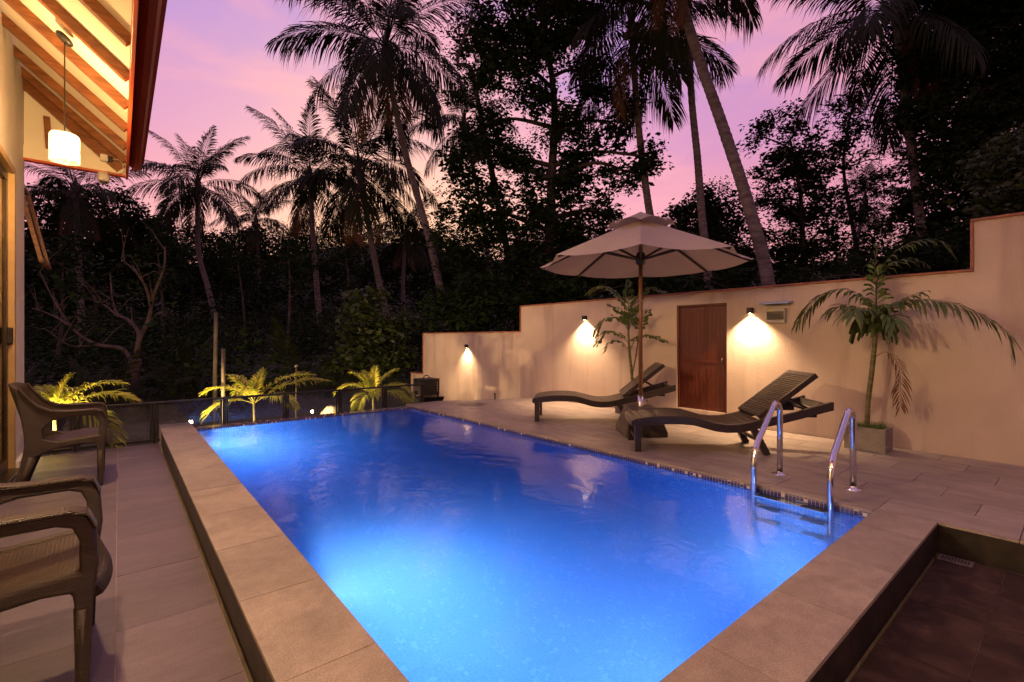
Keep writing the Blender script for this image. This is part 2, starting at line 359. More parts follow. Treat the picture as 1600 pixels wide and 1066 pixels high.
def mosaic(name, c1, c2, mort, accent, size):
    m, t, p = newmat(name)
    tcn = N(t, 'ShaderNodeTexCoord'); uv = tcn.outputs['UV']
    b = N(t, 'ShaderNodeTexBrick'); b.offset = 0.0
    b.inputs['Scale'].default_value = 1.0; b.inputs['Brick Width'].default_value = size; b.inputs['Row Height'].default_value = size
    b.inputs['Mortar Size'].default_value = size * 0.07; b.inputs['Mortar Smooth'].default_value = 0.2
    b.inputs['Color1'].default_value = (*c1, 1); b.inputs['Color2'].default_value = (*c2, 1); b.inputs['Mortar'].default_value = (*mort, 1)
    L(t, uv, b.inputs['Vector'])
    sc = N(t, 'ShaderNodeVectorMath', operation='SCALE'); sc.inputs['Scale'].default_value = 1 / size; L(t, uv, sc.inputs[0])
    fl = N(t, 'ShaderNodeVectorMath', operation='FLOOR'); L(t, sc.outputs[0], fl.inputs[0])
    wn = N(t, 'ShaderNodeTexWhiteNoise', noise_dimensions='2D'); L(t, fl.outputs[0], wn.inputs['Vector'])
    acc = mathn(t, 'GREATER_THAN', wn.outputs['Value'], 0.93)
    acc = mathn(t, 'MULTIPLY', acc, mathn(t, 'SUBTRACT', 1.0, b.outputs['Fac']))
    L(t, mixc(t, acc, b.outputs[0], accent), p.inputs['Base Color'])
    p.inputs['Roughness'].default_value = 0.12
    bp = N(t, 'ShaderNodeBump'); bp.inputs['Strength'].default_value = 0.5; bp.inputs['Distance'].default_value = 0.003; bp.invert = True
    L(t, b.outputs['Fac'], bp.inputs['Height']); L(t, bp.outputs[0], p.inputs['Normal'])
    return m
M['mosaic'] = mosaic('pool_mosaic', (0.11, 0.25, 0.58), (0.17, 0.34, 0.68), (0.45, 0.60, 0.82), (0.55, 0.65, 0.8), 0.0235)
M['band'] = mosaic('waterline_mosaic', (0.045, 0.035, 0.12), (0.085, 0.06, 0.20), (0.42, 0.36, 0.42), (0.62, 0.52, 0.55), 0.0235)

# water
def water_mat():
    m = bpy.data.materials.new('pool_water'); m.use_nodes = True; t = m.node_tree; t.nodes.clear()
    tcn = N(t, 'ShaderNodeTexCoord')
    a = N(t, 'ShaderNodeTexNoise'); a.inputs['Scale'].default_value = 4.0; a.inputs['Detail'].default_value = 3; a.inputs['Distortion'].default_value = 0.8
    L(t, tcn.outputs['Object'], a.inputs['Vector'])
    b2 = N(t, 'ShaderNodeTexNoise'); b2.inputs['Scale'].default_value = 38; b2.inputs['Detail'].default_value = 2
    L(t, tcn.outputs['Object'], b2.inputs['Vector'])
    h = mathn(t, 'ADD', mathn(t, 'MULTIPLY', a.outputs[0], 0.016), mathn(t, 'MULTIPLY', b2.outputs[0], 0.0012))
    bp = N(t, 'ShaderNodeBump'); bp.inputs['Strength'].default_value = 0.38; bp.inputs['Distance'].default_value = 1.0; L(t, h, bp.inputs['Height'])
    rf = N(t, 'ShaderNodeBsdfRefraction'); rf.inputs['IOR'].default_value = 1.33; rf.inputs['Roughness'].default_value = 0.05; rf.inputs['Color'].default_value = (1, 1, 1, 1)
    gl = N(t, 'ShaderNodeBsdfGlossy'); gl.inputs['Roughness'].default_value = 0.05
    fr = N(t, 'ShaderNodeFresnel'); fr.inputs[0].default_value = 1.33
    for n in (rf, gl): L(t, bp.outputs[0], n.inputs['Normal'])
    mx = N(t, 'ShaderNodeMixShader'); L(t, fr.outputs[0], mx.inputs[0]); L(t, rf.outputs[0], mx.inputs[1]); L(t, gl.outputs[0], mx.inputs[2])
    o = N(t, 'ShaderNodeOutputMaterial'); L(t, mx.outputs[0], o.inputs[0])
    pv = N(t, 'ShaderNodeVolumePrincipled'); pv.inputs['Color'].default_value = (0.40, 0.68, 1.0, 1); pv.inputs['Density'].default_value = 0.7; pv.inputs['Anisotropy'].default_value = 0.2
    ab = N(t, 'ShaderNodeVolumeAbsorption'); ab.inputs['Color'].default_value = (0.22, 0.50, 1.0, 1); ab.inputs['Density'].default_value = 0.45
    ad = N(t, 'ShaderNodeAddShader'); L(t, pv.outputs[0], ad.inputs[0]); L(t, ab.outputs[0], ad.inputs[1])
    L(t, ad.outputs[0], o.inputs['Volume'])
    return m
M['water'] = water_mat()

# ------------------------------------------------------------------ layout constants (metres)
PX0, PX1, PY0, PY1 = 0.68, 3.54, 0.834, 6.77     # pool inner edges
CX0, CY0 = 0.37, 0.556                            # coping outer edges
WALLX = 5.76
ZT = -0.17                                        # lower terrace level
ZW = -0.045                                       # water level
HX = -0.75                                        # house wall plane
HY1 = 6.96

def clip_poly(poly, a, b):       # keep left side of line a->b
    out = []
    n = len(poly)
    def sd_(p): return (b[0] - a[0]) * (p[1] - a[1]) - (b[1] - a[1]) * (p[0] - a[0])
    for i in range(n):
        p, q = poly[i], poly[(i + 1) % n]; sp, sq = sd_(p), sd_(q)
        if sp >= 0: out.append(p)
        if (sp >= 0) != (sq >= 0):
            t = sp / (sp - sq); out.append((p[0] + (q[0] - p[0]) * t, p[1] + (q[1] - p[1]) * t))
    return out
def area(poly): return 0.5 * sum(poly[i][0] * poly[(i + 1) % len(poly)][1] - poly[(i + 1) % len(poly)][0] * poly[i][1] for i in range(len(poly)))
def tiles(parent, x0, x1, y0, y1, tx, ty, ox, oy, z, mat, gap=0.003, th=0.012, bond=None, convex=None):
    i0 = math.floor((x0 - ox) / tx); i1 = math.ceil((x1 - ox) / tx)
    for i in range(i0, i1):
        offy = oy + (bond * (i % 3) / 3.0 * ty if bond else 0)
        j0 = math.floor((y0 - offy) / ty); j1 = math.ceil((y1 - offy) / ty)
        for j in range(j0, j1):
            ax, bx = max(x0, ox + i * tx + gap / 2), min(x1, ox + (i + 1) * tx - gap / 2)
            ay, by = max(y0, offy + j * ty + gap / 2), min(y1, offy + (j + 1) * ty - gap / 2)
            if bx - ax < 0.02 or by - ay < 0.02: continue
            poly = [(ax, ay), (bx, ay), (bx, by), (ax, by)]
            if convex:
                for a, b in convex: poly = clip_poly(poly, a, b) if len(poly) > 2 else []
                if len(poly) < 3 or area(poly) < 0.002: continue
            cx_ = sum(p[0] for p in poly) / len(poly); cy_ = sum(p[1] for p in poly) / len(poly)
            mb = MB().prism([(p[0] - cx_, p[1] - cy_) for p in poly], -th, 0)
            o = mb.build('tile', mat, parent)
            o.location = (cx_, cy_, z + random.uniform(-.0006, .0006))
            o.rotation_euler = (random.uniform(-.0006, .0006), random.uniform(-.0006, .0006), 0)

# ------------------------------------------------------------------ ground / terrain
def terrain_h(x, y):
    d = x * sn + y * cs; lat = x * cs - y * sn
    r = math.hypot(x, y)
    h = -0.75
    t = min(max((d - 8) / 10, 0), 1); h += 0.9 * t * t * (3 - 2 * t)
    t = min(max((d - 26) / 40, 0), 1); h += 12.0 * t * t * (3 - 2 * t)
    t = min(max((d - 60) / 200, 0), 1); h += 12 * t
    h += 3.0 * noise.noise((x * .045, y * .045, 3.3)) * min(max((d - 32) / 20, 0), 1)
    h += 0.25 * noise.noise((x * .12, y * .12, 0)) * min(max((d - 9) / 6, 0), 1)
    return h
def make_ground():
    xs = np.unique(np.concatenate([np.linspace(-700, -60, 16), np.linspace(-60, 90, 76), np.linspace(90, 800, 18)]))
    ys = np.unique(np.concatenate([np.linspace(-700, -20, 14), np.linspace(-20, 110, 66), np.linspace(110, 800, 18)]))
    V = []; F = []
    for y in ys:
        for x in xs: V.append((x, y, terrain_h(x, y) if not (-3.5 < x < WALLX and -9 < y < 8) else -1.6))
    nx = len(xs)
    for j in range(len(ys) - 1):
        for i in range(nx - 1): F.append((j * nx + i, j * nx + i + 1, (j + 1) * nx + i + 1, (j + 1) * nx + i))
    m = quads_mesh('ground', V, F); m.polygons.foreach_set('use_smooth', [True] * len(m.polygons))
    tag(link('ground', m, M['ground']), kind='structure')
make_ground()
# planted ledge just behind the pool
mb = MB().prism([(-3.0, 6.96), (3.9, 7.0), (4.12, 7.0), (WALLX - .002, 6.25), (WALLX - .002, 11.2), (-3.0, 11.2)], -1.7, -0.52)
tag(mb.build('garden_ledge', M['ground']), kind='structure')

# ------------------------------------------------------------------ lower terrace
ter = tag(MB().prism([(HX - .2, -4), (CX0 - .014, -4), (CX0 - .014, 6.93), (HX - .2, 6.93)], -1.65, ZT - .004).build('lower_terrace', M['grout']), kind='structure')
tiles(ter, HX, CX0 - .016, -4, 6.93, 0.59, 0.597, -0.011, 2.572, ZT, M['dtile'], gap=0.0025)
snk = tag(MB().prism([(CX0 - .012, -4), (3.61 - .002, -4), (3.61 - .002, CY0 - .012), (CX0 - .012, CY0 - .012)], -1.65, ZT - .004).build('sunken_floor', M['dgrout']), kind='structure')
tiles(snk, CX0 - .01, 3.594, -4, CY0 - .014, 0.52, 0.59, 2.34, -0.31, ZT, M['ktile'], gap=0.003)

# ------------------------------------------------------------------ pool basin
basin = empty('pool_basin'); tag(basin, kind='structure')
ZB = -1.25
def face(name, vs, mat, par, th=0.0):
    mb = MB(); mb.add(vs, [tuple(range(len(vs)))]); return mb.build(name, mat, par, uv=True)
MB().box(PX0 - .02, PX1 + .02, PY0 - .02, PY1 + .02, ZB - .2, ZB).build('basin_floor', M['mosaic'], basin, uv=True)
for nm, (a, b, c_, d) in {'left': (PX0 - .28, PX0, PY0 - .25, 7.14), 'right': (PX1, PX1 + .25, PY0 - .25, PY1 + .22), 'near': (PX0 - .0, PX1 + .0, PY0 - .25, PY0), 'far': (PX0, PX1, PY1 - .0, PY1 + .2)}.items():
    ztop = -0.016 if nm != 'far' else -0.030
    MB().box(a, b, c_, d, ZB - .2, -0.092 if nm != 'far' else -0.095).build('basin_wall', M['mosaic'], basin, uv=True)
    MB().box(a + (.004 if nm == 'left' else 0), b - 0, c_, d, -0.0915, ztop).build('waterline_band', M['band'], basin, uv=True)
# coping
cop = empty('pool_coping'); tag(cop, kind='structure')
MB().box(CX0 + .012, PX0 - .004, CY0 + .012, 7.17, -1.6, -0.0165).build('bed', M['grout'], cop)
MB().box(PX0 - .004, 3.60, CY0 + .012, PY0 - .004, -1.6, -0.0165).build('bed', M['grout'], cop)
tiles(cop, CX0, PX0 + .006, CY0, 7.19, 0.6, 0.588, CX0 - .1, 1.57, 0.0, M['coping'], gap=0.003, th=0.016)
tiles(cop, PX0 + .009, 3.607, CY0, PY0 + .006, 0.56, 0.5, 1.557, 0.45, 0.0, M['coping'], gap=0.003, th=0.016)
# risers below the coping
k = 0
y = CY0 + .002
while y < 6.72:
    y2 = min(y + .588, 6.72)
    MB().box(CX0 + .001, CX0 + .0115, y, y2 - .003, ZT - .003, -0.0168).build('riser', M['riser'], cop); y = y2
x = CX0 + .012
while x < 3.60:
    x2 = min(x + .56, 3.60)
    MB().box(x, x2 - .003, CY0 + .001, CY0 + .0115, ZT - .003, -0.0168).build('riser', M['riser'], cop); x = x2
MB().box(CX0 + .001, CX0 + .0115, 6.723, 7.17, -1.2, -0.0168).build('painted_end', M['white'], cop)

# water volume
wat = tag(MB().box(PX0 - .01, PX1 + .01, PY0 - .01, PY1 + .015, ZB - .01, ZW).build('pool_water', M['water']), kind='structure')

# ------------------------------------------------------------------ upper deck
FAR = [(3.54, 6.86), (4.12, 6.98), (WALLX, 6.22)]
deck_poly = [(3.612, -4), (WALLX, -4), (WALLX, 6.22), (4.12, 6.98), (3.80, 6.96), (3.80, .834), (3.612, .834)]
deck = empty('pool_deck'); tag(deck, kind='structure')
MB().prism([(3.622, -4), (WALLX, -4), (WALLX, .56), (3.622, .56)], -1.65, -0.0165).build('bed', M['dgrout'], deck)
MB().prism([(3.5405, .56), (WALLX, .56), (WALLX, 6.21), (4.12, 6.96), (3.5405, 6.94)], -0.6, -0.0165).build('bed', M['dgrout'], deck)
cl_ = [((WALLX, 6.215), (4.12, 6.97)), ((4.12, 6.97), (3.5, 6.95))]
tiles(deck, 3.61, WALLX, -4, 7.0, 0.305, 0.60, 3.61, 0.235, 0.0, M['tile'], gap=0.004, th=0.016, bond=1.0, convex=cl_)
tiles(deck, 3.537, 3.6075, .843, 7.0, 0.2, 0.60, 3.537, 0.843, 0.0, M['tile'], gap=0.004, th=0.016, convex=cl_)
y = CY0
while y > -3.9:
    MB().box(3.6105, 3.6215, y - .597, y, ZT - .003, -0.0168).build('riser', M['riser'], deck); y -= .6

# ------------------------------------------------------------------ boundary wall
wall = empty('boundary_wall', (WALLX, 0, 0)); tag(wall, 'cream plaster garden wall stepping up beside the pool deck with red trim', 'wall')
def wbox(y0, y1, z0, z1, name='wall', mat=None, x0=0.0, x1=0.16, **kw):
    return MB().box(x0, x1, y0, y1, z0, z1).build(name, mat or M['plaster'], wall, **kw)
wbox(-4, .648, -.6, 2.07, 'wall_section')
DY0, DY1, DZ0, DZ1 = 2.84, 3.52, 0.13, 1.49
wbox(.648, DY0, -.6, 1.635, 'wall_section'); wbox(DY1, 6.72, -.6, 1.635, 'wall_section')
wbox(DY0 - .0005, DY1 + .0005, -.6, DZ0, 'wall_section'); wbox(DY0 - .0005, DY1 + .0005, DZ1, 1.635, 'wall_section')
wbox(6.72, 10.4, -1.5, 1.165, 'wall_section'); wbox(10.4, 11.05, -1.5, .17, 'wall_section')
for (y0, y1, z) in ((-4, .668, 2.07), (.648, 6.74, 1.635), (6.72, 10.42, 1.165), (10.4, 11.07, .17)):
    wbox(y0, y1, z, z + .022, 'cap_trim', M['redtrim'], -.02, .18, bevel=.004)
for (y, z0, z1) in ((.648, 1.66, 2.07), (6.72, 1.19, 1.635), (10.4, .195, 1.165)):
    wbox(y, y + .022, z0, z1 - .001, 'step_trim', M['redtrim'], -.018, .178, bevel=.004)
door = empty('door', (0, 0, 0)); door.parent = wall
MB().box(.012, .10, DY0, DY0 + .028, DZ0, DZ1).box(.012, .10, DY1 - .028, DY1, DZ0, DZ1).box(.0125, .10, DY0 + .0285, DY1 - .0285, DZ1 - .028, DZ1).build('door_frame', M['doorw'], door, bevel=.003)
MB().box(.030, .07, DY0 + .031, DY1 - .031, DZ0 + .006, .74).build('lower_panel', M['doorw'], door, bevel=.003)
MB().box(.030, .07, DY0 + .031, DY1 - .031, .77, DZ1 - .031).build('upper_panel', M['doorw'], door, bevel=.003)
MB().box(.024, .072, DY0 + .0305, DY1 - .0305, .7405, .7695).build('mid_rail', M['doorw'], door, bevel=.003)
for q in range(12):
    yy = DY0 + .05 + q * (DY1 - DY0 - .1) / 11
    MB().box(.0275, .031, yy - .003, yy + .003, .775, DZ1 - .035).box(.0275, .031, yy - .003, yy + .003, DZ0 + .012, .735).build('groove_bead', M['doorw'], door)
MB().tube([(.02, DY0 + .06, .80), (-.008, DY0 + .06, .80), (-.008, DY0 + .06, .72), (.02, DY0 + .06, .72)], .006, 8).build('handle', M['bronze'], door, smooth=True)

# wall lamps
def spot(name, loc, aim, power, col, size, blend, rad=.02, parent=None):
    l = bpy.data.lights.new(name, 'SPOT'); l.energy = power; l.color = col; l.spot_size = radians(size); l.spot_blend = blend; l.shadow_soft_size = rad
    o = bpy.data.objects.new(name, l); COL.objects.link(o); o.location = loc
    o.rotation_euler = (-Vector(aim)).to_track_quat('Z', 'Y').to_euler()
    if parent: o.parent = parent
    return o
def point(name, loc, power, col, rad=.03, parent=None):
    l = bpy.data.lights.new(name, 'POINT'); l.energy = power; l.color = col; l.shadow_soft_size = rad
    o = bpy.data.objects.new(name, l); COL.objects.link(o); o.location = loc
    if parent: o.parent = parent
    return o
WARM = (1.0, 0.645, 0.355)
for (y, z, lab, pw) in ((8.48, .886, 'small dark wall lamp on the lowest wall step beyond the deck', 60.0), (5.13, 1.377, 'dark wall lamp shining down between the umbrella and the wall step', 115.0), (2.545, 1.375, 'dark wall lamp beside the brown door and fuse box', 120.0)):
    wl = empty('wall_lamp', (WALLX, y, z)); tag(wl, lab, 'wall lamp', 'downlights on the garden wall')
    MB().box(-.062, -.004, -.032, .032, -.03, .036).build('lamp_body', M['black'], wl, bevel=.003)
    MB().box(-.004, -.0005, -.02, .02, -.02, .03).build('back_plate', M['black'], wl)
    MB().lathe([(0, -.0315), (.018, -.0315)], 16, (-.033, 0, 0)).build('lamp_lens', M['ledlens'], wl)
    spot('lamp_light', (-.054, 0, -.036), (.06, 0, -1), pw, WARM, 118, .75, .016, wl)

# fuse box with little canopy
fb = empty('fuse_box', (WALLX, 2.26, 1.31)); tag(fb, 'grey fuse box with smoked cover under a small blue canopy on the wall', 'fuse box')
MB().box(-.055, -.001, -.10, .10, -.085, .085).build('case', M['greyplastic'], fb, bevel=.006)
MB().box(-.062, -.0553, -.088, .088, -.048, .044).build('smoked_cover', M['smoked'], fb, bevel=.003)
MB().box(-.0575, -.0553, .03, .08, .052, .070).build('warning_label', M['yellow'], fb)
for q in range(6):
    MB().box(-.0628, -.0622, -.045 + q * .016, -.036 + q * .016, -.012, .010).build('breaker', M['black'], fb)
MB().add([(-.001, -.165, .15), (-.001, .165, .15), (-.12, .165, .128), (-.12, -.165, .128), (-.001, -.165, .158), (-.001, .165, .158), (-.12, .165, .136), (-.12, -.165, .136)],
         [(0, 1, 2, 3), (7, 6, 5, 4), (0, 4, 5, 1), (1, 5, 6, 2), (2, 6, 7, 3), (3, 7, 4, 0)]).build('canopy', M['bluish'], fb)
for yy in (-.13, .12): MB().beam((-.001, yy, .11), (-.085, yy, .133), .008, .004).build('bracket', M['greyplastic'], fb)

# ------------------------------------------------------------------ house on the left
house = empty('house', (HX, 0, 0)); tag(house, 'cream house with open rafter eave and glass sliding door at the left', 'house')
def hb(x0, x1, y0, y1, z0, z1): return MB().box(x0 - HX, x1 - HX, y0, y1, z0, z1)
hb(HX - .22, HX, 6.345, HY1, ZT - 1.4, 3.74).build('wall', M['white'], house)
hb(HX - .22, HX, -4, 6.344, 2.62, 3.74).build('wall', M['white'], house)
hb(HX - .56, HX - .34, HY1 + .0005, 9.4, -1.6, 3.40).build('rear_wall', M['white'], house)
hb(HX + .0005, HX + .035, 6.345, HY1 + .03, ZT - .003, ZT + .075).build('plinth', M['white'], house, bevel=.004)
hb(HX - 3.2, HX - 3.0, -4, HY1, -.3, 3.9).build('back_wall', M['white'], house)
hb(HX - 3.0, HX - .221, HY1 - .2, HY1, -.3, 3.7).build('end_wall', M['white'], house)
hb(HX - 3.0, HX - .221, -4, HY1 - .2, -.3, ZT).build('room_floor', M['tile'], house)
hb(HX - 3.0, HX - .221, -4, HY1 - .201, 2.75, 2.9).build('room_ceiling', M['white'], house)
# sliding door
sd1 = empty('sliding_door', (0, 0, 0)); sd1.parent = house
hb(HX - .16, HX + .012, 6.285, 6.344, ZT, 2.62).build('jamb', M['brass'], sd1, bevel=.003)
hb(HX - .16, HX + .012, -4, 6.284, 2.56, 2.6195).build('head', M['brass'], sd1, bevel=.003)
hb(HX - .16, HX + .05, -4, 6.284, ZT + .0005, ZT + .03).build('threshold', M['bronze'], sd1, bevel=.003)
for i_, (a, b, xx) in enumerate(((3.2, 6.282, -.05), (.2, 3.3, -.10), (-3.9, .3, -.05))):
    lf = hb(HX + xx - .02, HX + xx + .02, b - .075, b, ZT + .032, 2.558).box(xx - .02, xx + .02, a, a + .075, ZT + .032, 2.558).box(xx - .0195, xx + .0195, a + .0755, b - .0755, ZT + .032, ZT + .13).box(xx - .0195, xx + .0195, a + .0755, b - .0755, 2.48, 2.558).build('door_leaf', M['bronze'], sd1, bevel=.002)
    hb(HX + xx - .004, HX + xx + .004, a + .07, b - .07, ZT + .12, 2.49).build('pane', M['pane'], lf)
    if i_ == 0:
        MB().box(xx + .021, xx + .055, b - .075, b - .02, 1.00, 1.15).build('handle', M['black'], lf, bevel=.008)
# room lamp, unseen, added to send warm light out through the glass
rl = empty('added_ceiling_lamp', (HX - 1.4, 3.4, 2.75)); tag(rl, 'added unseen ceiling lamp inside the house behind the glass door', 'lamp')
MB().lathe([(0, -.001), (.16, -.001), (.17, -.03), (.15, -.06)], 24).build('lamp_rim', M['white'], rl, smooth=True)
MB().lathe([(.15, -.0605), (.0, -.075)], 24).build('diffuser', M['bulb'], rl)
point('lamp_light', (0, 0, -.14), 320, WARM, .12, rl)
# roof
EX, EZ, SL = 0.06, 3.00, 0.86           # eave edge x, ceiling height there, pitch
def rz_(x): return EZ - SL * (x - EX)
roof = MB().add([(-1.2, -4, rz_(HX - 1.2) + .10), (EX - HX + .03, -4, rz_(EX + .03) + .10), (EX - HX + .03, 7.02, rz_(EX + .03) + .10), (-1.2, 7.02, rz_(HX - 1.2) + .10)], [(0, 1, 2, 3)]).build('roof', M['redtrim'], house)
sm = roof.modifiers.new('thick', 'SOLIDIFY'); sm.thickness = .04; sm.offset = 1
def rbeam(name, y, w, d, mat, x0=HX - .02, x1=EX, dz=0.0, par=None):
    a = Vector((x0 - HX, y, rz_(x0) + dz)); b = Vector((x1 - HX, y, rz_(x1) + dz))
    return MB().beam(a, b, w, d).build(name, mat, par or roof)
ce = MB().add([(-1.2, -4, rz_(HX - 1.2) + .065), (EX - HX, -4, rz_(EX) + .065), (EX - HX, 6.97, rz_(EX) + .065), (-1.2, 6.97, rz_(HX - 1.2) + .065)], [(0, 3, 2, 1)]).build('ceiling_board', M['ceiling'], roof)
yy = 6.34
while yy > -3.8:
    rbeam('rafter', yy, .055, .072, M['wood'], dz=.02); yy -= .57
rbeam('rafter', 6.80, .055, .072, M['wood'], dz=.02)
# slanted knee brace and gable triangle
MB().beam((.0, 6.905, rz_(HX) - .035), (EX - HX - .04, 6.905, rz_(EX) - .06), .05, .11).build('gable_rafter', M['wood'], roof)
MB().beam((.17, 6.90, 3.35), (.19, 6.90, 3.02), .045, .05, (1, 0, 0)).build('brace', M['wood'], roof)
MB().add([(0, 6.945, rz_(HX) + .1), (0, 6.945, 2.99), (EX - HX, 6.945, 2.90), (EX - HX, 6.945, rz_(EX) + .1)], [(0, 1, 2, 3)]).build('gable_panel', M['ceiling'], roof)
MB().beam((0, 6.925, 2.955), (EX - HX - .004, 6.925, 2.955), .06, .13).build('tie_beam', M['ceiling'], roof)
MB().beam((0, 6.925, 2.878), (EX - HX - .004, 6.925, 2.878), .07, .022).build('tie_beam_edge', M['gutter'], roof)
# fascia and gutter: stepped profile
MB().box(EX - HX, EX - HX + .022, -4, 7.0, 2.865, 3.14).build('fascia_board', M['gutter'], roof, bevel=.002)
g = MB()
prof = [(EX + .024, 3.13), (EX + .024, 3.035), (EX + .075, 2.985), (EX + .115, 2.985), (EX + .135, 3.02), (EX + .140, 3.075), (EX + .165, 3.085), (EX + .168, 3.13), (EX + .160, 3.13), (EX + .157, 3.092), (EX + .133, 3.082), (EX + .128, 3.025), (EX + .11, 2.993), (EX + .078, 2.993), (EX + .03, 3.04), (EX + .03, 3.13)]
n_ = len(prof)
g.add([(p[0] - HX, -4, p[1]) for p in prof] + [(p[0] - HX, 7.0, p[1]) for p in prof], [(i, n_ + i, n_ + (i + 1) % n_, (i + 1) % n_) for i in range(n_)])
g.build('gutter', M['gutter'], roof)
g = MB(); g.add([(p[0] - HX, 7.0005, p[1]) for p in prof[:8]], [tuple(range(8))]); g.build('gutter_end', M['gutter'], roof)
# awning window on the rear wall
win = empty('awning_window', (-.145, 8.0, 2.88)); win.parent = house
win.rotation_euler = (0, radians(-12), 0)
MB().box(-.01, .03, -.42, -.37, -.98, 0).box(-.01, .03, .37, .42, -.98, 0).box(-.0095, .0295, -.3695, .3695, -.98, -.92).box(-.0095, .0295, -.3695, .3695, -.06, 0).build('sash_frame', M['wood'], win, bevel=.003)
MB().box(.006, .012, -.37, .37, -.925, -.055).build('pane', M['pane'], win)

# pendants under the eave
def pendant(loc, drop, label, pw=200):
    o = empty('pendant_lamp', loc); tag(o, label, 'pendant lamp', 'pendant lamps under the eave')
    MB().lathe([(0, .012), (.055, .012), (.062, 0), (.055, -.014), (.008, -.022), (0, -.022)], 24).build('ceiling_rose', M['black'], o, smooth=True).rotation_euler = (0, radians(40), 0)
    MB().tube([(0, 0, 0), (0, 0, -drop + .10)], .0045, 8).build('cord', M['black'], o)
    MB().lathe([(.0, -drop + .105), (.018, -drop + .10), (.02, -drop + .03), (0, -drop + .03)], 16).build('lamp_holder', M['bronze'], o, smooth=True)
    sh = MB().lathe([(.02, -drop + .108), (.078, -drop + .102), (.086, -drop + .088), (.086, -drop - .100), (.083, -drop - .103), (.082, -drop + .086), (.02, -drop + .100)], 32).build('shade', M['shade'], o, smooth=True)
    MB().lathe([(0, -drop + .03), (.016, -drop + .025), (.035, -drop - .015), (.036, -drop - .04), (.022, -drop - .07), (0, -drop - .078)], 20).build('bulb', M['bulb'], o, smooth=True)
    point('lamp_light', (0, 0, -drop - .02), pw, WARM, .05, o)
    return o
pendant((-.316, 4.92, 3.31), .825, 'lit glass jar pendant lamp hanging from the eave rafters by the gutter')
pendant((-.316, 2.1, 3.31), .825, 'added unseen pendant lamp under the eave above the near armchair', 200)  # out of view, added for warm light on terrace and coping
pendant((-.316, -.75, 3.31), .825, 'added unseen pendant lamp under the eave at its near end', 270)  # also added out of view, for warm light on deck and wall

# security camera and junction box at the gable end
sc_ = empty('security_camera', (-.13, 6.88, 2.865)); tag(sc_, 'white security camera hanging below the gable end of the eave', 'camera')
MB().lathe([(0, 0), (.05, 0), (.052, -.07), (.05, -.09), (0, -.092)], 24).build('housing', M['white'], sc_, smooth=True)
MB().lathe([(0, -.0925), (.036, -.093), (.028, -.118), (0, -.128)], 24).build('dome', M['smoked'], sc_, smooth=True)
jb = empty('junction_box', (-.12, 6.86, 3.03)); tag(jb, 'white junction box with black plug and cable at the gable corner', 'junction box')
MB().box(-.04, .03, -.03, .03, -.045, .03).build('case', M['white'], jb, bevel=.012)
MB().box(.031, .065, -.025, .025, -.04, .02).build('plug', M['black'], jb, bevel=.008)
MB().tube([(.06, 0, 0), (.12, -.01, .0), (.155, -.02, -.04), (.158, -.02, -.13), (.12, -.02, -.155), (.02, -.015, -.15)], .004, 6).build('cable', M['white'], jb, smooth=True)

# ------------------------------------------------------------------ glass balustrade
bal = empty('glass_balustrade', (0, 6.99, 0)); tag(bal, 'low black framed glass balustrade behind the pool and terrace', 'balustrade')
RZ = .305
posts = [-.745, -.363, .32, 1.03, 1.756, 2.48, 3.186, 3.86]
MB().box(-.745, 3.90, -.028, .028, RZ - .022, RZ).build('top_rail', M['black'], bal, bevel=.003)
for x in posts: MB().box(x - .017, x + .017, -.017, .017, -.55, RZ - .0225).build('post', M['black'], bal, bevel=.002)
for a, b in zip(posts[:-1], posts[1:]):
    MB().box(a + .024, b - .024, -.012, .012, ZT + .01, ZT + .04).build('bottom_rail', M['black'], bal)
    pn = MB().box(a + .045, b - .045, -.004, .004, ZT + .05, RZ - .04).build('glass_panel', M['pane'], bal)
    MB().box(a + .0235, a + .042, -.01, .01, ZT + .045, RZ - .03).build('stile', M['black'], bal); MB().box(b - .042, b - .0235, -.01, .01, ZT + .045, RZ - .03).build('stile', M['black'], bal)

# ------------------------------------------------------------------ garden lights, poles, smoker
for (px, py, Y, aim, lab) in ((298, 659, 7.5, (.75, .35, .30), 'bright garden spotlight just past the far end of the coping'), (487, 643, 7.6, (.5, .35, .30), 'garden spotlight glowing behind the glass beside a pale rock'), (54, 680, 7.35, (.4, .5, .45), 'bright garden spotlight on a white stub post behind the far armchair')):
    p = atY(px, py, Y)
    gl_ = empty('garden_spotlight', (p.x, p.y, p.z)); tag(gl_, lab, 'garden light', 'garden spotlights behind the balustrade')
    MB().box(-.022, .022, -.02, .02, -.022, .022).build('lamp_body', M['black'], gl_, bevel=.004)
    MB().box(-.017, .017, -.0235, -.0205, -.017, .017).build('lamp_lens', M['lens'], gl_)
    MB().tube([(0, 0, -.022), (0, 0, -.55 - p.z)], .009 if px > 60 else .035, 10).build('spike', M['black'] if px > 60 else M['white'], gl_)
    spot('lamp_light', (0, -.05, .035), aim, 120.0, (1.0, 0.66, 0.28), 125, .6, .02, gl_)
rk = MB(); rk.lathe([(0, .22), (.09, .2), (.17, .1), (.2, 0), (.19, -.12), (.0, -.14)], 11)
rk.v = [(v[0] * (1 + .3 * noise.noise((v[0] * 9, v[1] * 9, v[2] * 9))), v[1] * (1 + .3 * noise.noise((v[0] * 7, v[1] * 9, 4))), v[2]) for v in rk.v]
o = rk.build('garden_rock', M['rockm']); p = atY(518, 645, 7.85); o.location = (p.x, 7.85, p.z - .1); tag(o, 'pale rock lit by the garden spotlight behind the glass', 'rock')
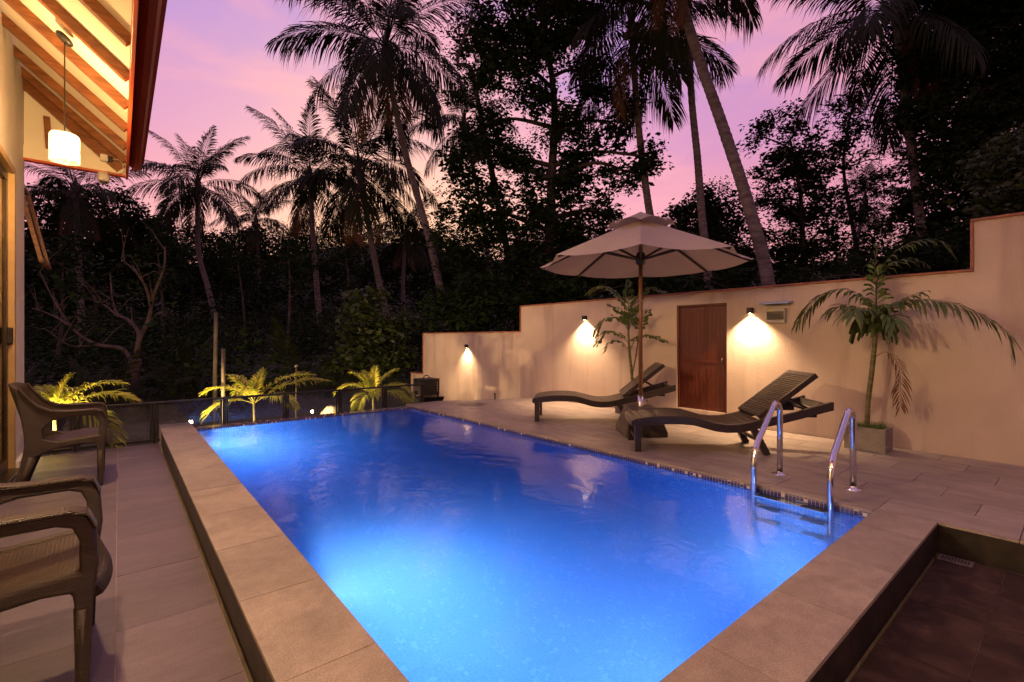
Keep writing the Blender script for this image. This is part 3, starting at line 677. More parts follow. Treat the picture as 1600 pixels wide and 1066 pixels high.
def pole(px, ytop, Y, r, mat, name, lab, lean=0.0):
    a = atY(px, ytop, Y)
    o = MB().tube([(0, 0, -.6 - a.z), (0, 0, (-.6 - a.z) * .5), (lean * .3, 0, 0)], [r * 1.05, r, r * .95], 12).build(name, mat, None, smooth=True)
    o.location = a; tag(o, lab, 'post'); return o
pole(349, 545, 7.9, .027, M['concretepost'], 'concrete_post', 'pale grey round post behind the middle golden palm')
pole(336, 488, 9.5, .032, M['bark'], 'timber_post', 'dark timber post left of the pale grey post', .05)
o = pole(463, 572, 7.4, .012, M['concretepost'], 'thin_pole', 'thin metal pole with a knob between the two golden palms behind the pool')
MB().lathe([(0, .018), (.02, .01), (.022, -.01), (0, -.02)], 10).build('knob', M['greyplastic'], o, smooth=True)
smk = empty('charcoal_grill', (4.28, 7.62, -.52)); tag(smk, 'black box charcoal grill with handle at the far pool corner', 'grill')
MB().box(-.18, .18, -.16, .16, .56, .85).build('lid_box', M['black'], smk, bevel=.008)
MB().tube([(-.06, 0, .85)] + [(.065 * cos(pi - a * pi / 8), 0, .85 + .055 * sin(a * pi / 8)) for a in range(9)] + [(.065, 0, .85)], .008, 8).build('handle', M['black'], smk, smooth=True)
MB().add([(-.26, -.2, .52), (.26, -.2, .52), (.26, .2, .52), (-.26, .2, .52), (-.2, -.15, .36), (.2, -.15, .36), (.2, .15, .36), (-.2, .15, .36)], [(0, 1, 2, 3), (7, 6, 5, 4), (0, 4, 5, 1), (1, 5, 6, 2), (2, 6, 7, 3), (3, 7, 4, 0)]).build('fire_tray', M['black'], smk)
MB().box(-.17, -.14, -.15, -.12, .5205, .56).box(.14, .17, -.15, -.12, .5205, .56).box(-.17, -.14, .12, .15, .5205, .56).box(.14, .17, .12, .15, .5205, .56).build('lid_feet', M['black'], smk)
MB().box(-.255, -.185, -.02, .02, .60, .64).box(-.235, -.2, -.02, .02, .565, .60).build('side_vent', M['black'], smk)
for i in range(4): MB().box(.125, .14, -.1615, -.1605, .62 + i * .05, .635 + i * .05).build('rivet', M['chrome'], smk)
for sx in (-1, 1):
    for sy in (-1, 1): MB().beam((sx * .17, sy * .12, .36), (sx * .2, sy * .15, 0), .025, .025, (1, 0, 0)).build('leg', M['black'], smk)
st = MB().tube([(0, 0, -.01), (.002, 0, .05), (-.006, 0, .11)], [.012, .012, .016], 8).build('tap_stub', M['rib'], None, smooth=True); st.location = (5.0, 6.53, 0)
tag(st, 'short dark pipe stub standing near the far edge of the deck', 'pipe')
# drain covers
dr = empty('drain_cover', (4.33, 6.27, .004)); tag(dr, 'round perforated drain cover in the deck near the far edge', 'drain')
MB().lathe([(0, 0), (.235, 0), (.24, -.004)], 40).build('plate', M['steelplate'], dr)
hm = MB()
for i in range(-8, 9):
    for j in range(-8, 9):
        if i * i + j * j < 66: hm.add([(i * .025 - .006, j * .025 - .006, .0012), (i * .025 + .006, j * .025 - .006, .0012), (i * .025 + .006, j * .025 + .006, .0012), (i * .025 - .006, j * .025 + .006, .0012)], [(0, 1, 2, 3)])
tag(hm.build('perforation', M['black'], dr), kind='stuff')
dr2 = empty('floor_drain', (3.54, .47, ZT + .003)); tag(dr2, 'small metal floor drain in the corner of the sunken dark floor', 'drain')
MB().box(-.045, .045, -.07, .07, -.002, .0015).build('plate', M['steelplate'], dr2)
for q in range(9): MB().box(-.03, .03, -.055 + q * .013, -.049 + q * .013, .0017, .0022).build('slot', M['black'], dr2)

# ------------------------------------------------------------------ pool lights and inlets
for (y, pw, lab) in ((5.9, 150, 'round underwater pool lamp at the far end of the left pool wall'), (2.2, 165, 'round underwater pool lamp at the near end of the left pool wall')):
    pl = empty('pool_lamp', (PX0, y, -.20)); tag(pl, lab, 'pool lamp', 'underwater lamps on the left pool wall')
    a = MB().lathe([(0, .018), (.075, .016), (.09, .006), (.092, 0)], 24).build('lamp_rim', M['white'], pl, smooth=True); a.rotation_euler = (0, radians(90), 0)
    b = MB().lathe([(0, .022), (.06, .0205), (.07, .0185)], 24).build('lamp_lens', M['poollens'], pl, smooth=True); b.rotation_euler = (0, radians(90), 0)
    spot('lamp_light', (.05, 0, 0), (1, 0, -.12), pw, (0.40, 0.72, 1.0), 172, .25, .06, pl)
for (x, lab) in ((1.55, 'added unseen fill lamp on the near pool wall, the left one of two'), (2.85, 'added unseen fill lamp on the near pool wall, the right one of two')):  # fill lamps hidden behind the coping, added to brighten the whole pool
    pl = empty('pool_lamp', (x, PY0, -.55), radians(90)); tag(pl, lab, 'pool lamp', 'added fill lamps on the near pool wall')
    a = MB().lathe([(0, .018), (.075, .016), (.09, .006), (.092, 0)], 24).build('lamp_rim', M['white'], pl, smooth=True); a.rotation_euler = (0, radians(90), 0)
    b = MB().lathe([(0, .022), (.06, .0205), (.07, .0185)], 24).build('lamp_lens', M['poollens'], pl, smooth=True); b.rotation_euler = (0, radians(90), 0)
    spot('lamp_light', (.05, 0, 0), (1, 0, -.05), 24, (0.40, 0.70, 1.0), 172, .25, .06, pl)
for (y, lab) in ((3.6, 'pale round water inlet on the right pool wall, farther one'), (2.256, 'pale round water inlet on the right pool wall, nearer one')):
    ji = MB().lathe([(0, .012), (.012, .012), (.016, .02), (.034, .012), (.038, 0)], 20).build('pool_inlet', M['white'], None, smooth=True)
    ji.location = (PX1, y, -.17); ji.rotation_euler = (0, radians(-90), 0); tag(ji, lab, 'pool inlet', 'inlets on the right pool wall')

# ------------------------------------------------------------------ ladder
ld = empty('pool_ladder', (0, 0, 0)); tag(ld, 'stainless steel pool ladder with two hoop rails at the deck edge', 'ladder')
def bez(p0, p1, p2, n=8): return [(1 - t) ** 2 * Vector(p0) + 2 * t * (1 - t) * Vector(p1) + t * t * Vector(p2) for t in [i / n for i in range(n + 1)]]
for y in (1.53, 1.053):
    pts = [(3.95, y, .0), (3.95, y, .40)] + [(3.95 - .075 + .075 * cos(a), y, .48 + .075 * sin(a)) for a in [i * radians(150) / 10 for i in range(11)]]
    pts += bez((3.56, y, .30), (3.50, y, .20), (3.50, y, .12), 5) + [(3.50, y, -.1), (3.50, y, -.9)]
    MB().tube(pts, .0205, 16).build('rail', M['chrome'], ld, smooth=True)
    MB().lathe([(.021, .022), (.024, .008), (.055, .006), (.056, .001)], 28, (3.95, y, 0)).build('flange', M['chrome'], ld, smooth=True)
for z in (-.085, -.33, -.58):
    tr = MB().box(3.455, 3.535, 1.076, 1.508, z - .022, z).build('tread', M['chrome'], ld, bevel=.004)
    for a, b in ((1.085, 1.22), (1.36, 1.50)): MB().box(3.458, 3.53, a, b, z + .0005, z + .004).build('grip_pad', M['black'], tr)

# ------------------------------------------------------------------ sun loungers
def make_lounger():
    r = empty('sun_lounger')
    top = [(-.03, .285), (.0, .30), (.10, .32), (.25, .335), (.40, .338), (.52, .330), (.62, .305), (.72, .278), (.82, .268), (.92, .272), (1.02, .292), (1.10, .315)]
    railt = top + [(1.25, .350), (1.40, .392), (1.55, .438), (1.72, .487)]
    Wd = .56
    def interp(P, x):
        for (a, b), (c_, d) in zip(P[:-1], P[1:]):
            if a <= x <= c_: return b + (d - b) * (x - a) / (c_ - a)
        return P[-1][1]
    for y0, y1 in ((0, .045), (Wd - .045, Wd)):
        mb = MB(); xs = [-.03 + i * 1.75 / 60 for i in range(61)]
        vs = []
        for x in xs:
            zt = interp(railt, x); th = .075 if x > .08 else .05 + (x + .03) * .23
            vs += [(x, y0, zt - th), (x, y1, zt - th), (x, y1, zt), (x, y0, zt)]
        fs = [(0, 1, 2, 3), (240, 243, 242, 241)]
        for i in range(60):
            b = i * 4
            for k_ in range(4): fs.append((b + k_, b + 4 + k_, b + 4 + (k_ + 1) % 4, b + (k_ + 1) % 4))
        mb.add(vs, fs); mb.build('side_rail', M['wick_l'], r, uv=True, bevel=.006)
    # seat: ribbed woven strips across
    mb = MB(); n = 230; vs = []; fs = []
    for i in range(n + 1):
        x = -.026 + 1.14 * i / n; z = interp(top, min(x, 1.099)) - .003 + .008 * abs(sin(i * pi / 5)) - .004
        for q in range(9): vs.append((x, .042 + (Wd - .084) * q / 8, z))
    for i in range(n):
        for q in range(8): fs.append((i * 9 + q, (i + 1) * 9 + q, (i + 1) * 9 + q + 1, i * 9 + q + 1))
    mb.add(vs, fs); mb.build('seat', M['wick_l'], r, uv=True)
    mb = MB().box(-.029, .0, .046, Wd - .046, .225, .286); mb.build('foot_rail', M['wick_l'], r, uv=True, bevel=.006)
    MB().box(1.66, 1.70, .046, Wd - .046, .405, .465).build('head_rail', M['wick_l'], r, uv=True, bevel=.006)
    # backrest
    br = empty('backrest', (1.095, 0, .335)); br.parent = r; br.rotation_euler = (0, -radians(39), 0)
    mb = MB(); vs = []; fs = []; n = 120
    for i in range(n + 1):
        x = .62 * i / n; z = .009 + .008 * abs(sin(i * pi / 5))
        for q in range(9): vs.append((x, .035 + (Wd - .07) * q / 8, z))
    for i in range(n):
        for q in range(8): fs.append((i * 9 + q, (i + 1) * 9 + q, (i + 1) * 9 + q + 1, i * 9 + q + 1))
    mb.add(vs, fs); mb.build('back_panel', M['wick_l'], br, uv=True)
    MB().box(0, .625, .012, .05, -.03, .016).build('back_stile', M['wick_l'], br, uv=True, bevel=.005)
    MB().box(0, .625, Wd - .05, Wd - .012, -.03, .016).build('back_stile', M['wick_l'], br, uv=True, bevel=.005)
    MB().box(.585, .6245, .0505, Wd - .0505, -.029, .0155).build('back_rail', M['wick_l'], br, uv=True, bevel=.005)
    MB().box(.01, .58, .0505, Wd - .0505, -.004, .002).build('back_lining', M['wick_l'], br, uv=True)
    for y in (.12, Wd - .12):
        MB().beam((1.33, y, .535), (1.56, y, .405), .014, .022).build('support_strut', M['black'], r)
    MB().beam((1.56, .05, .40), (1.56, Wd - .05, .40), .02, .02).build('strut_bar', M['black'], r)
    for y in (.05, Wd - .075): MB().box(1.40, 1.60, y, y + .025, .34, .385).build('notch_rack', M['black'], r)
    for y in (.0, Wd - .058):
        MB().box(.0, .058, y, y + .058, 0, .245).build('leg', M['wick_l'], r, uv=True, bevel=.005)
    for y in (.0, Wd - .058):
        MB().beam((1.05, y + .029, .235), (1.165, y + .029, .0), .056, .062, (0, 1, 0)).build('leg', M['wick_l'], r, uv=True, bevel=.005)
    MB().beam((.03, .05, .10), (.03, Wd - .05, .10), .02, .03).build('cross_bar', M['rib'], r)
    MB().beam((1.11, .05, .12), (1.11, Wd - .05, .12), .02, .03).build('cross_bar', M['rib'], r)
    return r
lg = make_lounger()
ang = math.atan2(-.722, .692)
lg.location = (3.685, 2.68, 0); lg.rotation_euler = (0, 0, ang)
tag(lg, 'brown woven sun lounger nearest the ladder with raised backrest', 'sun lounger', 'sun loungers on the pool deck')
lg2 = copy_tree(lg); lg2.location = (4.045, 4.46, 0); lg2.rotation_euler = (0, 0, ang - radians(1))
tag(lg2, 'brown woven sun lounger behind the umbrella pole, the farther of two', 'sun lounger', 'sun loungers on the pool deck')

# ------------------------------------------------------------------ umbrella
UC = Vector((4.46, 3.17, 0))
um = empty('garden_umbrella', UC, -YAW + radians(0)); tag(um, 'cream canvas garden umbrella on a wooden pole between the loungers', 'umbrella')
# local -Y points to the camera direction roughly
az0 = math.atan2(-UC.y, -UC.x) + YAW
R_, zr, za, zv = 1.14, 1.865, 2.42, 2.24
MB().add([(sx * .23, sy * .23, 0) for sx, sy in ((-1, -1), (1, -1), (1, 1), (-1, 1))] + [(sx * .23, sy * .23, .05) for sx, sy in ((-1, -1), (1, -1), (1, 1), (-1, 1))] + [(sx * .145, sy * .145, .30) for sx, sy in ((-1, -1), (1, -1), (1, 1), (-1, 1))],
         [(3, 2, 1, 0), (0, 1, 5, 4), (1, 2, 6, 5), (2, 3, 7, 6), (3, 0, 4, 7), (4, 5, 9, 8), (5, 6, 10, 9), (6, 7, 11, 10), (7, 4, 8, 11), (8, 9, 10, 11)]).build('base', M['dconc'], um, bevel=.012)
MB().lathe([(.03, .29), (.03, .42), (.024, .42)], 20).build('sleeve', M['chrome'], um, smooth=True)
MB().tube([(.02, 0, .37), (.07, 0, .37)], .006, 8).box(.065, .075, -.015, .015, .355, .385).build('clamp_screw', M['chrome'], um)
MB().tube([(0, 0, .31), (0, 0, 2.36)], .0215, 16).build('pole', M['pole'], um, smooth=True)
MB().lathe([(.022, 1.86), (.05, 1.87), (.055, 1.96), (.04, 2.0), (.022, 2.0)], 16).build('hub', M['rib'], um, smooth=True)
MB().lathe([(.022, 2.26), (.05, 2.27), (.05, 2.33), (.022, 2.34)], 16).build('crown_hub', M['rib'], um, smooth=True)
def cz(t): return za - .06 - (za - .06 - zr) * t      # along rib
tv = .32
for i in range(8):
    a0 = az0 + i * pi / 4; a1 = a0 + pi / 4
    vs = []; fs = []; nu, nv = 10, 8
    for u in range(nu + 1):
        t = .10 + .90 * u / nu
        for v in range(nv + 1):
            w = v / nv
            p0 = Vector((cos(a0), sin(a0), 0)) * R_ * t; p1 = Vector((cos(a1), sin(a1), 0)) * R_ * t
            p = p0.lerp(p1, w); sag = .035 * t * 4 * w * (1 - w) * (1 + .12 * sin(5 * w + i))
            edge = 1 - .022 * 4 * w * (1 - w) * t * t
            vs.append((p.x * edge, p.y * edge, cz(t) - sag + .015 + .006 * noise.noise((p.x * 7, p.y * 7, i)) * (1 if 0 < v < nv else .2)))
    for u in range(nu):
        for v in range(nv): fs.append((u * (nv + 1) + v, (u + 1) * (nv + 1) + v, (u + 1) * (nv + 1) + v + 1, u * (nv + 1) + v + 1))
    MB().add(vs, fs).build('canopy_panel', M['canvas'], um, smooth=True)
    # vent cap panel with scalloped lower edge
    vs = []; fs = []; nu = 5
    for u in range(nu + 1):
        t = tv * u / nu
        for v in range(nv + 1):
            w = v / nv; p = Vector((cos(a0), sin(a0), 0)).lerp(Vector((cos(a1), sin(a1), 0)), w) * R_ * t
            lift = .045 * (u / nu) ** 2 * 4 * w * (1 - w)
            vs.append((p.x, p.y, za + .035 - (za - .06 - zr) * t * .98 + lift - .02 * (u / nu)))
    for u in range(nu):
        for v in range(nv): fs.append((u * (nv + 1) + v, (u + 1) * (nv + 1) + v, (u + 1) * (nv + 1) + v + 1, u * (nv + 1) + v + 1))
    MB().add(vs, fs).build('vent_panel', M['canvas'], um, smooth=True)
    d = Vector((cos(a0), sin(a0), 0))
    MB().beam(d * .05 + Vector((0, 0, cz(.04) - .02)), d * (R_ * .975) + Vector((0, 0, cz(.975) - .012)), .018, .024).build('rib', M['rib'], um)
    MB().beam(d * .045 + Vector((0, 0, 1.93)), d * (R_ * .50) + Vector((0, 0, cz(.50) - .03)), .016, .022).build('strut', M['rib'], um)

# ------------------------------------------------------------------ armchairs
def make_chair():
    r = empty('armchair')
    # local: faces +x, near side y=0, width .56; origin on floor below front near leg
    Wd, T = .56, .05
    # outer and hole outlines of a side in xz
    out = [(.02, .0), (.055, .0), (.066, .30), (.085, .45), (.075, .575), (.045, .632), (.0, .645), (-.18, .645), (-.30, .655), (-.385, .70), (-.46, .79), (-.505, .855), (-.535, .845), (-.50, .66), (-.465, .42), (-.50, .22), (-.56, .0), (-.505, .0), (-.435, .20), (-.40, .30), (-.30, .345), (-.10, .37), (.005, .36), (.018, .28)]
    hole = [(.026, .43), (.026, .54), (.006, .585), (-.04, .600), (-.20, .598), (-.30, .575), (-.355, .51), (-.35, .435), (-.25, .405), (-.10, .42)]
    import bmesh
    def side(y0, y1):
        bm = bmesh.new()
        ov = [bm.verts.new((x, y0, z)) for x, z in out]; hv = [bm.verts.new((x, y0, z)) for x, z in hole]
        es = [bm.edges.new((ov[i], ov[(i + 1) % len(ov)])) for i in range(len(ov))] + [bm.edges.new((hv[i], hv[(i + 1) % len(hv)])) for i in range(len(hv))]
        res = bmesh.ops.triangle_fill(bm, use_beauty=True, use_dissolve=False, edges=es, normal=(0, -1, 0))
        ex = bmesh.ops.extrude_face_region(bm, geom=list(bm.faces))
        for v in [g_ for g_ in ex['geom'] if isinstance(g_, bmesh.types.BMVert)]: v.co.y = y1
        bmesh.ops.recalc_face_normals(bm, faces=bm.faces)
        m = bpy.data.meshes.new('side_frame'); bm.to_mesh(m); bm.free(); box_uv(m)
        o = link('side_frame', m, M['cframe'], r)
        bv = o.modifiers.new('bevel', 'BEVEL'); bv.width = .012; bv.segments = 3; bv.limit_method = 'ANGLE'; bv.angle_limit = radians(50)
        return o
    side(0, T); side(Wd - T, Wd)
    # wide armrests
    for y0, y1 in ((-.008, T + .008), (Wd - T - .008, Wd + .008)):
        vs = []; pr = [(.078, .585), (.052, .640), (.0, .654), (-.18, .654), (-.30, .664), (-.388, .709), (-.47, .805), (-.51, .866)]
        for x, z in pr: vs += [(x, y0, z - .016), (x, y1, z - .016), (x, y1, z), (x, y0, z)]
        fs = [(0, 1, 2, 3)]
        for i in range(len(pr) - 1):
            for k_ in range(4): fs.append((i * 4 + k_, i * 4 + 4 + k_, i * 4 + 4 + (k_ + 1) % 4, i * 4 + (k_ + 1) % 4))
        fs.append((len(vs) - 1, len(vs) - 2, len(vs) - 3, len(vs) - 4))
        autosmooth(MB().add(vs, fs).build('armrest', M['wick_c'], r, uv=True, bevel=.006))
    # seat: dished slab with rolled front edge
    vs = []; fs = []; nx, ny = 16, 10
    for i in range(nx + 1):
        u = i / nx; x = -.42 + .515 * u
        for j in range(ny + 1):
            w = j / ny; y = .03 + (Wd - .06) * w
            z = .385 + .05 * u - .022 * (4 * w * (1 - w)) * (1 - u * .4)
            if u > .86: z -= .55 * (u - .86) ** 2 * 10
            vs.append((x + (.03 * 4 * w * (1 - w) if u > .9 else 0), y, z))
    for i in range(nx):
        for j in range(ny): fs.append((i * (ny + 1) + j, (i + 1) * (ny + 1) + j, (i + 1) * (ny + 1) + j + 1, i * (ny + 1) + j + 1))
    o = MB().add(vs, fs).build('seat', M['wick_c'], r, smooth=True, uv=True)
    sm_ = o.modifiers.new('thick', 'SOLIDIFY'); sm_.thickness = .055; sm_.offset = -1
    # curved back
    vs = []; fs = []; nz_, ny = 12, 14
    for i in range(nz_ + 1):
        u = i / nz_
        for j in range(ny + 1):
            w = j / ny; y = .012 + (Wd - .024) * w
            bow = 4 * w * (1 - w)
            z = .36 + (.49 + .03 * bow) * u
            x = -.40 - .115 * u - .075 * bow * (0.5 + .5 * u)
            vs.append((x, y, z))
    for i in range(nz_):
        for j in range(ny): fs.append((i * (ny + 1) + j, i * (ny + 1) + j + 1, (i + 1) * (ny + 1) + j + 1, (i + 1) * (ny + 1) + j))
    o = MB().add(vs, fs).build('backrest', M['wick_c'], r, smooth=True, uv=True)
    sm_ = o.modifiers.new('thick', 'SOLIDIFY'); sm_.thickness = .028; sm_.offset = 0
    for y in (.025, Wd - .025):
        MB().tube([(.036, y, .30), (.036, y, .12), (.034, y, .0)], [.028, .024, .02], 12).build('leg', M['cframe'], r, smooth=True, uv=True)
        MB().tube([(-.42, y, .30), (-.47, y, .16), (-.525, y, .0)], [.034, .03, .026], 12).build('leg', M['cframe'], r, smooth=True, uv=True)
    return r
ch = make_chair(); ch.location = (-.150, 5.22, ZT); ch.scale = (.88, .97, .98)
tag(ch, 'brown woven armchair farther along the terrace near the balustrade', 'armchair', 'woven armchairs on the terrace')
ch2 = copy_tree(ch); ch2.location = (-.128, 2.19, ZT)
tag(ch2, 'brown woven armchair in the near left corner cut by the frame', 'armchair', 'woven armchairs on the terrace')

# ------------------------------------------------------------------ vegetation generators
def frond_arrays(pts, n, Lf, wf, droop, a0=75, a1=25, t0=.12, vup=.15, seed=0, jit=.12, fish=False, rr=.012):
    """pts: rachis polyline; returns V,F(tris) for leaflets and rachis"""
    rg = random.Random(seed)
    pts = [Vector(p) for p in pts]
    seg = [0.0]
    for a, b in zip(pts[:-1], pts[1:]): seg.append(seg[-1] + (b - a).length)
    Ltot = seg[-1]
    def P(t):
        d = t * Ltot
        for i in range(len(pts) - 1):
            if d <= seg[i + 1] or i == len(pts) - 2:
                f = (d - seg[i]) / max(1e-6, seg[i + 1] - seg[i]); return pts[i].lerp(pts[i + 1], f), (pts[i + 1] - pts[i]).normalized()
    V = []; F = []
    # rachis: 3-sided
    m = len(pts)
    for i, p in enumerate(pts):
        T = (pts[min(i + 1, m - 1)] - pts[max(i - 1, 0)]).normalized()
        Sd = T.cross(Vector((0, 0, 1)))
        if Sd.length < 1e-3: Sd = Vector((1, 0, 0))
        Sd.normalize(); U = Sd.cross(T); r = rr * (1 - .85 * i / (m - 1))
        V += [p + Sd * r, p - Sd * r, p + U * r * .9]
    for i in range(m - 1):
        for k_ in range(3):
            a, b, c_, d = i * 3 + k_, i * 3 + (k_ + 1) % 3, i * 3 + 3 + (k_ + 1) % 3, i * 3 + 3 + k_
            F += [(a, b, c_), (a, c_, d)]
    for q in range(n):
        t = t0 + (1 - t0) * (q + .5) / n
        for sgn in (-1, 1):
            tt = min(.999, max(0, t + rg.uniform(-.3, .3) / n))
            p, T = P(tt)
            Sd = T.cross(Vector((0, 0, 1)))
            if Sd.length < 1e-3: Sd = Vector((1, 0, 0))
            Sd.normalize(); U = Sd.cross(T)
            an = radians(a0 + (a1 - a0) * tt + rg.uniform(-8, 8)); ln = Lf(tt) * rg.uniform(1 - jit, 1 + jit)
            d = (Sd * sgn * sin(an) + T * cos(an) + U * (vup + rg.uniform(-.12, .12))).normalized()
            dr_ = droop * rg.uniform(.7, 1.35)
            m1 = p + d * ln * .4 + Vector((0, 0, -dr_ * ln * .10)); m2 = p + d * ln * .74 + Vector((0, 0, -dr_ * ln * .40)); tip = p + d * ln * .93 + Vector((0, 0, -dr_ * ln * .85))
            wd = (T - d * T.dot(d)).normalized() * (wf(tt) * .5)
            if fish:
                wd2 = wd * 1.0
                b = len(V); V += [p, m2 + wd2 * 1.5 + d * ln * .05, tip + wd2 * .5, tip - wd2 * .9 - d * ln * .1, m2 - wd2 * 1.3 - d * ln * .12, tip - d * ln * .14]
                F += [(b, b + 4, b + 1), (b + 4, b + 5, b + 1), (b + 5, b + 2, b + 1), (b + 4, b + 3, b + 5)]
            else:
                b = len(V); V += [p, m1 + wd, m1 - wd, m2 + wd * .8, m2 - wd * .8, tip]
                F += [(b, b + 2, b + 1), (b + 1, b + 2, b + 4), (b + 1, b + 4, b + 3), (b + 3, b + 4, b + 5)]
    return V, F
def frond_curve(Lt, e0, k, n=9, tw=0.0):
    p = Vector((0, 0, 0)); out = [p.copy()]
    for i in range(n):
        s_ = (i + .5) / n; e = radians(e0 - k * s_ ** 1.2); a = radians(tw) * s_
        p = p + Vector((cos(e) * cos(a), cos(e) * sin(a), sin(e))) * (Lt / n); out.append(p.copy())
    return out
FR = []
for i in range(10):
    e0 = [78, 66, 54, 42, 30, 18, 6, -8, -25, -45][i]
    k_ = [36, 50, 62, 70, 74, 74, 68, 58, 46, 34][i]
    V, F = frond_arrays(frond_curve(1.0, e0, k_, tw=random.uniform(-14, 14)), 74, lambda t: .27 * (max(.05, sin(pi * (.16 + .80 * t)))) ** .7, lambda t: .0112, .46 + .06 * i, a0=66, a1=22, t0=.14, vup=.0, jit=.2, seed=i, rr=.008)
    m = quads_mesh('frond', [tuple(v) for v in V], F); m.materials.append(M['frond']); FR.append(m)
FRD = FR[9].copy(); FRD.materials.clear(); FRD.materials.append(M['dead'])
def smooth_path(pts, n=14):
    pts = [Vector(p) for p in pts]
    P = [pts[0] * 2 - pts[1]] + pts + [pts[-1] * 2 - pts[-2]]; out = []
    for i in range(1, len(P) - 2):
        for j in range(n):
            t = j / n; a, b, c_, d = P[i - 1], P[i], P[i + 1], P[i + 2]
            out.append(.5 * ((2 * b) + (c_ - a) * t + (2 * a - 5 * b + 4 * c_ - d) * t * t + (3 * b - a - 3 * c_ + d) * t ** 3))
    out.append(pts[-1]); return out
def coconut(label, trunk_px, D, Lf, r0, r1, nf=24, seed=0, group='coconut palms behind the garden', ext=2.5, low=-1, crown_only=False):
    """trunk_px: image directions of the trunk from bottom to crown at distance D; ext: extra metres of trunk below"""
    rg = random.Random(seed)
    P = [atD(px, py, D + i * .25) for i, (px, py) in enumerate(trunk_px)]
    base = P[0] + (P[0] - P[1]).normalized() * 0 ; gz = terrain_h(base.x, base.y)
    dn = Vector((P[0].x + (P[0].x - P[1].x) * .1, P[0].y + (P[0].y - P[1].y) * .1, min(gz - .2, P[0].z - .3)))
    P = [dn] + P
    o = empty('coconut_palm', dn); tag(o, label, 'palm tree', group)
    path = smooth_path([p - dn for p in P], 26); m = len(path)
    rad = [(r0 + (r1 - r0) * i / (m - 1)) * (1.2 if i < 6 else 1) * (1 + .07 * (i % 2) + rg.uniform(-.02, .02)) for i in range(m)]
    MB().tube(path, rad, 12).build('trunk', M['trunk'], o, smooth=True)
    top = path[-1]
    MB().lathe([(r1 * 1.0, -.35), (r1 * 1.5, -.12), (r1 * 1.5, .1), (r1 * .5, .5), (0, .7)], 10, top).build('crown_shaft', M['bark'], o, smooth=True)
    for q in range(nf):
        u = (q + .5) / nf
        idx = min(9, int(u ** 1.12 * 9.2)); az = q * 2.39996 + rg.uniform(-.25, .25)
        f = link('frond', FR[idx], None, o)
        f.location = top + Vector((cos(az), sin(az), 0)) * r1 * .8 + Vector((0, 0, .15 - .35 * u))
        sc = Lf * (.98 + .06 * min(1, u * 3) - .16 * max(0, u - .6)) * rg.uniform(.88, 1.1)
        f.scale = (sc, sc, sc); f.rotation_euler = (rg.uniform(-.25, .25), rg.uniform(-.12, .12), az)
    for q in range(rg.randint(1, 3)):
        az = rg.uniform(0, 6.28); f = link('dead_frond', FRD, None, o); f.location = top + Vector((cos(az), sin(az), 0)) * r1 + Vector((0, 0, -.3))
        sc = Lf * rg.uniform(.6, .8); f.scale = (sc, sc * .6, sc); f.rotation_euler = (rg.uniform(-.4, .4), rg.uniform(.25, .6), az)
    for q in range(rg.randint(4, 8)):
        a = rg.uniform(0, 2 * pi); c_ = top + Vector((cos(a), sin(a), 0)) * (r1 + .10) + Vector((0, 0, rg.uniform(-.45, -.1)))
        MB().lathe([(0, .14), (.08, .10), (.105, 0), (.08, -.1), (0, -.14)], 8, c_).build('coconut', M['bark'], o, smooth=True)
    return o
def rand_unit(n):
    v = RNG.normal(size=(n, 3)); return v / np.linalg.norm(v, axis=1, keepdims=True)
def leaf_cards(centers, per, sigma, size, aspect=.5, flat=.35):
    """oriented leaf quads around centres -> V,F"""
    C_ = np.repeat(np.asarray(centers, dtype=np.float64), per, axis=0); n = len(C_)
    sg = np.repeat(np.broadcast_to(np.asarray(sigma, dtype=np.float64).reshape(-1, 1), (len(centers), 1)), per, axis=0)
    P = C_ + RNG.normal(size=(n, 3)) * sg * np.array([1, 1, .7])
    a = rand_unit(n); a[:, 2] = a[:, 2] * flat - .25; a /= np.linalg.norm(a, axis=1, keepdims=True)
    r = rand_unit(n); b = np.cross(a, r); b /= np.linalg.norm(b, axis=1, keepdims=True) + 1e-9
    s_ = size * RNG.uniform(.55, 1.35, size=(n, 1)) * np.repeat(RNG.uniform(.6, 1.5, size=(len(centers), 1)), per, axis=0); nrm = np.cross(a, b)
    V = np.empty((n, 4, 3)); V[:, 0] = P; V[:, 1] = P + a * s_ * .5 + b * s_ * aspect * .5 + nrm * s_ * .06; V[:, 2] = P + a * s_ - nrm * s_ * .05; V[:, 3] = P + a * s_ * .5 - b * s_ * aspect * .5 + nrm * s_ * .06
    return V.reshape(-1, 3), np.arange(n * 4).reshape(-1, 4)
